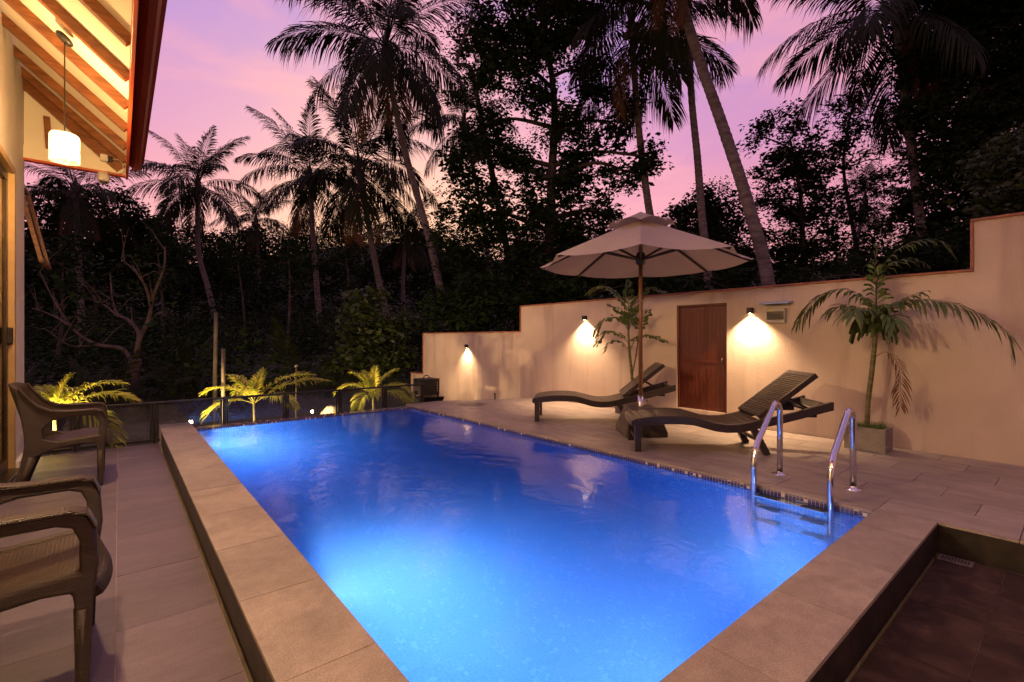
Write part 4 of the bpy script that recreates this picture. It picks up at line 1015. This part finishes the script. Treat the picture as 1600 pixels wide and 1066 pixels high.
def tree(name, label, trunk_px, D, clumps, nsub, per, size, sub_sig=.32, r0=.2, mat='leaf', bark='bark', cat='tree', group='trees behind the garden', depth_j=.8, seed=0, gaps=1.0, branch=True):
    """clumps: (px,py,radius_px[,dD]) crown masses seen at distance D+dD"""
    rg = random.Random(seed); np_r = np.random.default_rng(seed + 100)
    P = [atD(px, py, D) for px, py in trunk_px]
    gz = terrain_h(P[0].x, P[0].y); dn = Vector((P[0].x, P[0].y, min(gz - .2, P[0].z)))
    o = empty(name, dn); tag(o, label, cat, group)
    path = smooth_path([dn - dn] + [p - dn for p in P if (p - dn).length > .3], 6)
    m = len(path)
    MB().tube(path, [r0 * (1 - .72 * i / (m - 1)) for i in range(m)], 9).build('trunk', M[bark], o, smooth=True)
    cents = []
    for cl in clumps:
        dD = cl[3] if len(cl) > 3 else rg.uniform(-depth_j, depth_j)
        c_ = atD(cl[0], cl[1], D + dD) - dn; R = cl[2] / F_PX * (D + dD)
        k = max(3, int(nsub * (cl[2] / 50) ** 2))
        pts = np_r.normal(size=(k, 3)); pts /= np.linalg.norm(pts, axis=1, keepdims=True)
        pts *= (np_r.uniform(.05, 1, size=(k, 1)) ** .45) * R * np.array([1, 1, .92])
        cents.append(pts + np.array(c_))
        if branch:
            j = min(range(m), key=lambda i: (path[i] - c_).length + (0.9 * max(0, path[i].z - c_.z + .3 * R)))
            a = path[j]; mid = a.lerp(c_, .5) + Vector((rg.uniform(-.3, .3), rg.uniform(-.3, .3), .12 * (c_ - a).length))
            rb = max(.025, r0 * .5 * (1 - .5 * j / m))
            bp_ = smooth_path([a, mid, c_], 4)
            mbb = MB().tube(bp_, [rb * (1 - .7 * i / (len(bp_) - 1)) for i in range(len(bp_))], 6)
            for q in range(min(6, k)):
                e = Vector(pts[q]) + c_; s0 = mid.lerp(c_, rg.uniform(.2, 1))
                mbb.tube([s0, s0.lerp(e, .5) + Vector((0, 0, rg.uniform(-.1, .15) * R)), e], [rb * .35, rb * .24, rb * .1], 5, caps=False)
            mbb.build('branch', M[bark], o, smooth=True)
    cents = np.concatenate(cents)
    V, F = leaf_cards(cents, int(per * 1.9), sub_sig * .85, size * .70)
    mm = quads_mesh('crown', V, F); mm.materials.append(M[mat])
    link('crown', mm, None, o)
    return o

# ------------------------------------------------------------------ coconut palms
G = 'coconut palms behind the garden'
coconut('tall leaning coconut palm left of centre with a broad full crown', [(705, 540), (672, 380), (635, 245), (612, 140), (603, 70)], 16, 3.9, .135, .085, 26, 1)
coconut('coconut palm with leaning trunk and crown under the tall palm', [(612, 530), (590, 430), (572, 330), (560, 262)], 19, 3.7, .135, .095, 22, 2)
coconut('coconut palm with straight pale trunk left of the leaning pair', [(505, 560), (496, 460), (489, 370), (484, 275)], 22, 3.4, .14, .10, 20, 3)
coconut('coconut palm with round open crown nearest the eave gutter', [(340, 520), (325, 450), (310, 390), (309, 288)], 24, 3.3, .14, .10, 23, 4)
coconut('small distant coconut palm low against the skyline', [(398, 500), (405, 440), (400, 345)], 36, 3.0, .15, .11, 16, 5)
coconut('small dark coconut palm beside the leaning trunks near the sunset glow', [(632, 520), (630, 440), (634, 365)], 30, 3.0, .14, .10, 16, 6)
coconut('coconut palm in front of the leafy central tree with drooping crown', [(1030, 420), (1013, 320), (998, 200), (986, 40)], 14, 3.5, .125, .085, 22, 7)
coconut('thick leaning coconut trunk passing right of the umbrella top', [(1203, 465), (1172, 330), (1130, 200), (1085, 70), (1030, -120)], 10, 3.2, .135, .10, 22, 8)
coconut('slender curved coconut trunk behind the right side of the umbrella', [(1108, 460), (1096, 330), (1090, 250), (1078, 110), (1072, -150)], 13, 2.7, .115, .085, 16, 9)
coconut('coconut palm in front of the dark trees at the right', [(1445, 420), (1432, 300), (1415, 160), (1398, 15)], 12.5, 3.5, .125, .085, 22, 10)
coconut('coconut palm half hidden behind the gable of the house', [(128, 520), (124, 420), (118, 300)], 20, 2.8, .13, .10, 16, 12)
coconut('far thin coconut palm between the right trees', [(1322, 440), (1338, 380), (1352, 315)], 26, 2.6, .12, .09, 14, 13)
coconut('far coconut palm behind the central tree on its left', [(770, 470), (752, 330), (725, 190)], 24, 3.3, .13, .09, 16, 14)

# ------------------------------------------------------------------ broadleaf trees
tree('leafy_tree', 'big leafy tree with several limbs in the centre behind the wall', [(862, 500), (858, 400), (862, 280), (866, 160), (850, 40)], 14.5,
     [(800, 20, 62), (860, 60, 60), (770, 95, 52), (900, 20, 50), (835, 130, 50), (930, 120, 46), (760, 190, 44), (880, 200, 54), (960, 190, 40), (730, 250, 46), (800, 270, 55), (905, 285, 52), (860, 330, 48), (760, 330, 52), (985, 270, 36), (820, 385, 60), (910, 375, 50), (725, 385, 50), (1018, 245, 24), (950, 335, 32), (780, 440, 60), (880, 440, 60)], 26, 40, .20, .22, .24, seed=21)
tree('leafy_tree', 'thin twisting tree with sparse leaves beside the tall leaning palm', [(805, 470), (780, 330), (757, 210), (735, 110), (715, 95), (738, 20)], 15.5,
     [(715, 60, 40), (745, 15, 40), (760, 110, 36), (705, 300, 34), (790, 240, 40), (735, 150, 30)], 16, 34, .18, .22, .14, seed=22)
tree('leafy_tree', 'rounded dark tree behind the right edge of the umbrella', [(1120, 470), (1115, 400)], 17, [(1080, 345, 48), (1120, 330, 48), (1055, 390, 50), (1110, 395, 55), (1150, 380, 42), (1025, 430, 40), (1140, 435, 50)], 34, 40, .20, .24, .15, seed=23)
tree('leafy_tree', 'medium tree with ragged crown right of the thick leaning trunk', [(1262, 460), (1255, 380), (1250, 300), (1235, 220)], 16,
     [(1215, 200, 34), (1240, 235, 42), (1270, 270, 44), (1205, 265, 30), (1240, 310, 50), (1290, 330, 46), (1230, 370, 46), (1190, 320, 28), (1270, 390, 50), (1225, 420, 45), (1180, 215, 20)], 28, 38, .18, .2, .13, seed=24)
tree('leafy_tree', 'slender tree with open crown between the right palms', [(1348, 450), (1330, 340), (1318, 250), (1335, 150)], 17,
     [(1300, 190, 38), (1340, 150, 40), (1380, 180, 40), (1330, 230, 44), (1290, 250, 30), (1385, 250, 42), (1345, 300, 40), (1310, 330, 34), (1390, 330, 44), (1350, 380, 46), (1300, 410, 40)], 20, 34, .17, .2, .10, seed=25)
tree('leafy_tree', 'massive dark tree filling the upper right corner', [(1560, 460), (1540, 300), (1525, 150), (1510, 0)], 13,
     [(1460, 30, 60), (1520, 40, 70), (1590, 40, 70), (1480, 110, 62), (1560, 130, 75), (1630, 120, 70), (1450, 180, 56), (1520, 220, 70), (1590, 230, 70), (1470, 270, 60), (1540, 310, 65), (1610, 330, 70), (1445, 340, 45), (1500, 370, 60), (1430, 100, 40), (1560, -50, 80), (1480, -50, 70), (1440, 395, 45)], 30, 42, .19, .22, .24, seed=26)
tree('leafy_bush', 'leafy green shrub overhanging the wall at the right edge', [(1590, 420), (1580, 330)], 8.5, [(1560, 255, 40), (1600, 240, 42), (1590, 300, 46), (1545, 305, 26), (1620, 280, 50)], 24, 26, .15, .16, .06, mat='leafb', cat='shrub', group='shrubs round the garden', seed=27, depth_j=.3)
tree('leafy_tree', 'dense dark tree mass beyond the house gable', [(150, 560), (150, 420)], 26, [(80, 330, 55), (140, 330, 55), (190, 350, 50), (60, 400, 60), (130, 410, 70), (200, 410, 55), (230, 370, 40), (40, 460, 70), (110, 480, 60), (250, 420, 40)], 34, 36, .30, .36, .2, seed=28, depth_j=1.5)
tree('leafy_tree', 'dark bushy tree on the skyline between the left palms', [(435, 560), (430, 430)], 38, [(370, 400, 40), (420, 395, 42), (465, 400, 42), (400, 440, 55), (460, 450, 55), (350, 440, 50), (520, 410, 40), (530, 450, 50)], 34, 34, .36, .45, .2, seed=29, depth_j=2)
tree('leafy_tree', 'dark bushy tree on the skyline under the sunset glow', [(660, 540), (650, 430)], 34, [(575, 410, 38), (620, 415, 40), (660, 380, 36), (700, 400, 45), (600, 455, 50), (670, 450, 55), (730, 450, 50), (690, 345, 26)], 34, 34, .34, .42, .2, seed=30, depth_j=2)
tree('leafy_tree', 'dark tree low on the skyline right of the gutter', [(285, 540), (282, 440)], 34, [(250, 390, 36), (290, 400, 40), (330, 400, 38), (275, 440, 50), (325, 445, 50), (235, 455, 50)], 34, 34, .34, .42, .2, seed=31, depth_j=2)
tree('leafy_bush', 'bright green leafy shrub left of the lowest wall step', [(585, 600), (585, 540)], 13, [(570, 500, 34), (610, 520, 36), (545, 530, 34), (640, 500, 30), (585, 560, 42), (620, 560, 36), (530, 575, 34), (570, 465, 22)], 26, 30, .20, .2, .05, mat='leafb', cat='shrub', group='shrubs round the garden', seed=32, depth_j=.5)
tree('leafy_bush', 'dark shrub just behind the middle wall step', [(760, 520), (755, 470)], 12, [(720, 470, 40), (770, 455, 45), (800, 480, 40), (840, 455, 45), (700, 500, 34), (745, 505, 40)], 26, 32, .19, .2, .07, cat='shrub', group='shrubs round the garden', seed=33, depth_j=.6)
tree('leafy_bush', 'dark shrubs behind the wall below the umbrella canopy', [(930, 480), (930, 440)], 12, [(890, 440, 42), (940, 430, 45), (985, 440, 40), (1050, 445, 40), (1150, 440, 30), (860, 475, 34)], 26, 32, .19, .2, .07, cat='shrub', group='shrubs round the garden', seed=34, depth_j=.6)
tree('leafy_bush', 'dark shrub behind the high wall step at the right', [(1400, 440), (1400, 420)], 11, [(1320, 425, 26), (1370, 410, 34), (1430, 400, 34), (1490, 395, 38), (1240, 440, 26)], 24, 32, .17, .18, .06, cat='shrub', group='shrubs round the garden', seed=35, depth_j=.5)

# bare branching tree on the left
def bare_tree():
    rg = random.Random(5); D = 11.0
    b0 = atD(205, 612, D); b0.z = min(b0.z, terrain_h(b0.x, b0.y) - .2)
    o = empty('bare_tree', b0); tag(o, 'bare pale branched tree standing beyond the terrace balustrade', 'tree', 'trees behind the garden')
    def br(pl, r0, r1, dd=0):
        pts = smooth_path([atD(px, py, D + dd * i / len(pl)) - b0 for i, (px, py) in enumerate(pl)], 5); m = len(pts)
        MB().tube(pts, [.72 * (r0 + (r1 - r0) * i / (m - 1)) for i in range(m)], 8).build('branch', M['palebark'], o, smooth=True)
        if r1 < .03:
            for q in range(6):
                s0 = pts[rg.randint(m // 3, m - 1)]; e = s0 + Vector((rg.uniform(-.5, .5), rg.uniform(-.5, .5), rg.uniform(.0, .7)))
                MB().tube([s0, s0.lerp(e, .5) + Vector((0, 0, .08)), e], [.012, .008, .003], 5).build('twig', M['palebark'], o)
    MB().tube(smooth_path([Vector((0, 0, 0)), atD(207, 590, D) - b0, atD(212, 560, D) - b0], 5), [.15] * 6 + [.13] * 4 + [.11], 9).build('trunk', M['palebark'], o, smooth=True)
    br([(212, 562), (218, 530), (232, 500), (240, 462), (256, 420), (258, 385)], .085, .02)
    br([(236, 480), (228, 450), (212, 425), (190, 405)], .05, .015, -.6)
    br([(213, 560), (216, 520), (200, 500), (185, 492), (176, 470), (172, 425)], .07, .02, .8)
    br([(185, 495), (165, 478), (150, 470)], .03, .012, .5)
    br([(208, 568), (190, 545), (150, 538), (115, 515), (85, 470), (62, 425)], .07, .018, -.5)
    br([(118, 518), (95, 500), (70, 488), (50, 482)], .04, .012, .6)
    br([(150, 540), (110, 540), (80, 520)], .03, .01, -.8)
    cents = np.array([[*(atD(rg.uniform(50, 260), rg.uniform(390, 540), D + rg.uniform(-1, 2)) - b0)] for _ in range(60)])
    V, F = leaf_cards(cents, 9, .3, .14); mm = quads_mesh('crown', V, F); mm.materials.append(M['leaf']); link('crown', mm, None, o)
bare_tree()

# far wooded hillside and undergrowth (one mass)
def hillside():
    C_ = []; rg = np.random.default_rng(3)
    for _ in range(5200):
        px = rg.uniform(-250, 1850); D = 22 + 60 * rg.uniform() ** 1.4
        d = dirpx(px, 529); x, y = d.x * D, d.y * D
        h = terrain_h(x, y)
        if noise.noise((x * .22, y * .22, 1.7)) < -.08: C_.append((x, y, h)); continue
        C_.append((x, y, h + rg.uniform(.2, 1) ** .8 * (4.2 if D > 30 else 2.6)))
    for _ in range(2600):
        px = rg.uniform(-100, 1100); D = rg.uniform(48, 80)
        d = dirpx(px, 529); x, y = d.x * D, d.y * D
        C_.append((x, y, terrain_h(x, y) + rg.uniform(.2, 1) * (3.2 + 3.2 * noise.noise((x * .12, y * .12, 9)))))
    for _ in range(1500):
        px = rg.uniform(-150, 820); D = rg.uniform(10.5, 22)
        d = dirpx(px, 529); x, y = d.x * D, d.y * D
        if x > WALLX - 1.9 and y < 13: continue
        if noise.noise((x * .35, y * .35, 5.1)) < -.02: continue
        C_.append((x, y, terrain_h(x, y) + rg.uniform(0, 1.3)))
    nf_ = 7800
    Va, Fa = leaf_cards(np.array(C_[:nf_]), 30, .75, .22); Vb, Fb = leaf_cards(np.array(C_[nf_:]), 70, .6, .12)
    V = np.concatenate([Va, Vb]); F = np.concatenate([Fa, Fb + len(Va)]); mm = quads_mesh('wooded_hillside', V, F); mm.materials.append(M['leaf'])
    tag(link('wooded_hillside', mm), 'dark wooded hillside and undergrowth behind the pool', 'woodland', kind='stuff')
hillside()
# arching fronds of young palms in the undergrowth
def ground_palm(label, px, py, D, Lf, nf, seed, elev=(75, 20)):
    rg = random.Random(seed); b0 = atD(px, py, D); gz = terrain_h(b0.x, b0.y); b0.z = min(b0.z, max(gz, -0.55) - .05)
    o = empty('young_palm', b0); tag(o, label, 'palm', 'young palms in the undergrowth')
    for q in range(nf):
        idx = rg.choice([0, 1, 2, 3, 4]); f = link('frond', FR[idx], None, o); sc = Lf * rg.uniform(.75, 1.1)
        f.scale = (sc, sc, sc); f.rotation_euler = (0, 0, q * 2.4 + rg.uniform(-.3, .3))
    return o
ground_palm('dark young palm arching over the balustrade beside the bare tree', 160, 620, 9.6, 1.7, 8, 1)
ground_palm('dark young palm with pale fronds behind the grey post', 290, 600, 11.5, 2.0, 9, 2)
ground_palm('young palm with upright fronds behind the thin pole', 462, 600, 12.5, 2.2, 8, 3)
ground_palm('young palm fanning beside the house corner', 10, 610, 9.2, 1.5, 9, 4)
ground_palm('dark young palm low behind the right golden palm', 560, 590, 15, 2.4, 8, 5)

# ------------------------------------------------------------------ golden young palms behind the balustrade
def golden(label, px, py, Y, dirs, seed, stem_r=.022):
    """dirs: (azimuth in image plane deg, length m, start elev, droop)"""
    c_ = atY(px, py, Y); z0 = -.52
    o = empty('golden_palm', (c_.x, c_.y, z0)); tag(o, label, 'palm', 'golden palms behind the balustrade')
    h = c_.z - z0
    MB().tube([(0, 0, 0), (.01, 0, h * .5), (0, 0, h)], [stem_r * 1.2, stem_r, stem_r * .8], 10).build('stem', M['stem'], o, smooth=True)
    for i, (az, ln, e0, dr_) in enumerate(dirs):
        V, F = frond_arrays(frond_curve(ln * 1.28, e0 + 6, dr_, 9), 40, lambda t: .42 * ln ** .5 * (max(.05, sin(pi * (.22 + .68 * t)))) ** .8 * .85, lambda t: .017, .50, a0=62, a1=24, t0=.20, vup=.30, seed=seed * 20 + i, rr=.009)
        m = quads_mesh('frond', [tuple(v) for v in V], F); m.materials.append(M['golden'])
        f = link('frond', m, None, o); f.location = (0, 0, h - .03); f.rotation_euler = (0, 0, radians(az) - YAW)
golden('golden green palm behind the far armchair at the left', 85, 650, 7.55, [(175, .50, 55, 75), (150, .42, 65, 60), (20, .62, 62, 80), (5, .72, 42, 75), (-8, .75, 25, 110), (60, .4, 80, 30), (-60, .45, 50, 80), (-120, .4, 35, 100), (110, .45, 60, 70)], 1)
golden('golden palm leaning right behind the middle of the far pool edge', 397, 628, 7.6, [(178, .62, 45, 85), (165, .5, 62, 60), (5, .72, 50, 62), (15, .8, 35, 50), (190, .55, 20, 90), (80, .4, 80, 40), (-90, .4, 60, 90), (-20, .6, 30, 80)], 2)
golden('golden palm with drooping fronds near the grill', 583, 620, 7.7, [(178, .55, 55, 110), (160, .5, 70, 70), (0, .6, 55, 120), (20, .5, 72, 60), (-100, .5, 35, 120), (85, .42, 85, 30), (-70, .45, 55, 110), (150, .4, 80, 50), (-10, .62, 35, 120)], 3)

# ------------------------------------------------------------------ potted fishtail palms
def planter(o, wx, wy, h):
    t = .022
    mb = MB(); a, b = wx / 2, wy / 2; a2, b2 = a - t, b - t
    vs = [(-a, -b, 0), (a, -b, 0), (a, b, 0), (-a, b, 0), (-a, -b, h), (a, -b, h), (a, b, h), (-a, b, h), (-a2, -b2, h), (a2, -b2, h), (a2, b2, h), (-a2, b2, h), (-a2, -b2, h - .04), (a2, -b2, h - .04), (a2, b2, h - .04), (-a2, b2, h - .04)]
    fs = [(3, 2, 1, 0), (0, 1, 5, 4), (1, 2, 6, 5), (2, 3, 7, 6), (3, 0, 4, 7)] + [(4 + i, 4 + (i + 1) % 4, 8 + (i + 1) % 4, 8 + i) for i in range(4)] + [(8 + i, 8 + (i + 1) % 4, 12 + (i + 1) % 4, 12 + i) for i in range(4)]
    mb.add(vs, fs).build('planter_box', M['concrete'], o)
    MB().box(-a2, a2, -b2, b2, h - .06, h - .03).build('soil', M['soil'], o)
    C_ = np.array([[random.uniform(-a2, a2), random.uniform(-b2, b2), h - .02] for _ in range(90)])
    n = len(C_); V = []; F = []
    for c_ in C_:
        for q in range(4):
            an = random.uniform(0, 6.28); l = random.uniform(.035, .085); d = Vector((cos(an), sin(an), 0)); s_ = Vector((-sin(an), cos(an), 0)) * .003
            p = Vector(c_); b = len(V); V += [p + s_, p - s_, p + d * l * .6 + Vector((0, 0, l))]; F.append((b, b + 1, b + 2))
    m = quads_mesh('grass_tuft', [tuple(v) for v in V], F); m.materials.append(M['grassm']); tag(link('grass_tuft', m, None, o), kind='stuff')
def fronds_custom(o, lst, mat='fishtail', n=16, ll=.16, lw=.05, droop=.5, fish=True, seed=0):
    for i, pl in enumerate(lst):
        pts = smooth_path([Vector(p) for p in pl], 5)
        Lt = sum((b - a).length for a, b in zip(pts[:-1], pts[1:]))
        nn = max(6, int(n * Lt / .8))
        V, F = frond_arrays(pts, nn, lambda t: ll * (max(.1, sin(pi * (.18 + .72 * t)))) ** .6, lambda t: lw, droop, a0=58, a1=32, t0=.16, vup=.1, seed=seed + i, jit=.25, fish=fish, rr=.007)
        m = quads_mesh('frond', [tuple(v) for v in V], F); m.materials.append(M[mat]); link('frond', m, None, o)
# right one: local x towards camera right along the wall is -Y; build in coordinates (q along wall right, x out, z)
pr = empty('potted_palm', (5.50, 1.345, 0)); tag(pr, 'fishtail palm in a square concrete planter at the right wall', 'potted palm')
planter(pr, .25, .32, .215)
MB().tube(smooth_path([(0, .01, .18), (0, .0, .45), (-.0, -.03, .75), (.0, -.05, 1.0), (0, -.06, 1.15)], 4), .021, 10).build('stem', M['stem'], pr, smooth=True)
def wq(x, q, z): return (x, -.06 - (q - .06) * .88, 1.08 + (z - 1.08) * .9 if z > 1.08 else z)
T0 = wq(0, .055, 1.08)
fr = [[T0, wq(0, .0, 1.42), wq(-.05, -.22, 1.58), wq(-.05, -.48, 1.50), wq(-.02, -.70, 1.22)],
      [T0, wq(.0, -.05, 1.32), wq(.08, -.25, 1.42), wq(.1, -.42, 1.34)],
      [T0, wq(0, .16, 1.36), wq(-.06, .42, 1.43), wq(-.12, .72, 1.36), wq(-.15, 1.02, 1.14), wq(-.15, 1.08, .95)],
      [T0, wq(-.05, .12, 1.30), wq(-.1, .30, 1.42), wq(-.1, .45, 1.50)],
      [T0, wq(.02, .06, 1.45), wq(.0, .05, 1.80), wq(0, .08, 2.02)],
      [T0, wq(-.1, .0, 1.28), wq(-.25, -.05, 1.36), wq(-.38, -.02, 1.28)],
      [T0, wq(-.08, .10, 1.24), wq(-.2, .22, 1.28), wq(-.3, .30, 1.18)],
      [wq(0, .06, 1.4), wq(.0, .10, 1.75), wq(.03, .28, 1.98), wq(.06, .52, 2.02), wq(.08, .66, 1.86)],
      [wq(0, .06, 1.4), wq(-.02, .09, 1.70), wq(-.05, .30, 1.84), wq(-.06, .48, 1.78)],
      [T0, wq(.02, -.02, 1.26), wq(.03, -.14, 1.34), wq(.0, -.28, 1.28)]]
fronds_custom(pr, fr[:7], ll=.21, lw=.030, droop=.75, n=19, fish=False, seed=3)
fronds_custom(pr, fr[7:], ll=.17, lw=.024, droop=.8, n=13, fish=False, seed=13)
fronds_custom(pr, [[T0, wq(-.04, .06, 1.25), wq(-.06, .05, 1.38)], [T0, wq(-.06, .03, 1.2), wq(-.12, .0, 1.25)], [T0, wq(-.06, .1, 1.2), wq(-.12, .14, 1.22)]], ll=.22, lw=.04, droop=1.1, n=34, seed=40)
fronds_custom(pr, [[wq(0, .06, .88), wq(-.02, .16, .92), wq(-.05, .27, .78), wq(-.06, .28, .44)]], mat='dead', ll=.14, lw=.014, droop=.5, fish=False, n=22, seed=9)
# left one behind the umbrella pole
pl_ = empty('potted_palm', (5.53, 4.10, 0)); tag(pl_, 'fishtail palm in a concrete planter behind the umbrella pole', 'potted palm')
planter(pl_, .25, .34, .20)
MB().tube(smooth_path([(0, -.04, .16), (0, -.03, .5), (0, .02, .9), (0, .04, 1.25)], 4), [.026, .026, .026, .024, .022, .022, .02, .02, .018, .016, .014, .012, .012], 10).build('stem', M['stem'], pl_, smooth=True)
MB().tube(smooth_path([(0, -.02, .5), (0, -.10, .85), (-.02, -.16, 1.15)], 4), .010, 8).build('stem', M['stem'], pl_, smooth=True)
T1 = (0, .03, 1.15)
fr = [[T1, (-.05, .18, 1.35), (-.1, .42, 1.30), (-.1, .55, 1.12)], [T1, (-.05, .05, 1.5), (-.08, .25, 1.75), (-.08, .50, 1.82), (-.1, .68, 1.74)], [T1, (-.02, .02, 1.55), (-.05, .0, 1.86)],
      [T1, (-.06, -.12, 1.50), (-.1, -.35, 1.72), (-.1, -.58, 1.66)], [(0, 0, .9), (-.05, -.14, 1.05), (-.1, -.38, 1.10), (-.12, -.62, 1.02)], [(0, 0, .95), (-.05, .16, 1.12), (-.1, .36, 1.15), (-.12, .5, .98)],
      [T1, (-.12, .08, 1.42), (-.25, .15, 1.52)], [(0, 0, .85), (-.08, .1, 1.0), (-.15, .22, 1.0), (-.2, .3, .88)], [T1, (-.1, -.05, 1.35), (-.22, -.12, 1.40), (-.28, -.2, 1.28)], [(-.02, -.16, 1.1), (-.05, -.22, 1.3), (-.08, -.34, 1.42)]]
fronds_custom(pl_, fr, ll=.15, lw=.034, droop=.4, n=15, seed=70)

# ------------------------------------------------------------------ slim trees standing in the undergrowth
SLIM = [(440, 600, 452, 400, 17, 'slim dark tree left of the thin pole in the undergrowth'), (252, 590, 245, 380, 16, 'slim dark tree right of the bare branched tree'),
        (548, 580, 540, 400, 20, 'slim dark tree behind the right golden palm'), (380, 590, 372, 410, 21, 'slim dark tree behind the middle golden palm'), (84, 600, 98, 400, 14, 'slim dark tree left of the bare branched tree')]
for i, (xb, yb, xt, yt, D, lab) in enumerate(SLIM):
    tree('slim_tree', lab, [(xb, yb), ((xb + xt) / 2 + 6, (yb + yt) / 2), (xt, yt)], D, [(xt - 14, yt + 10, 20), (xt + 16, yt + 4, 22), (xt, yt - 16, 20), (xt + 10, yt + 50, 16)], 30, 26, .20, .22, .07, seed=60 + i, depth_j=.5)
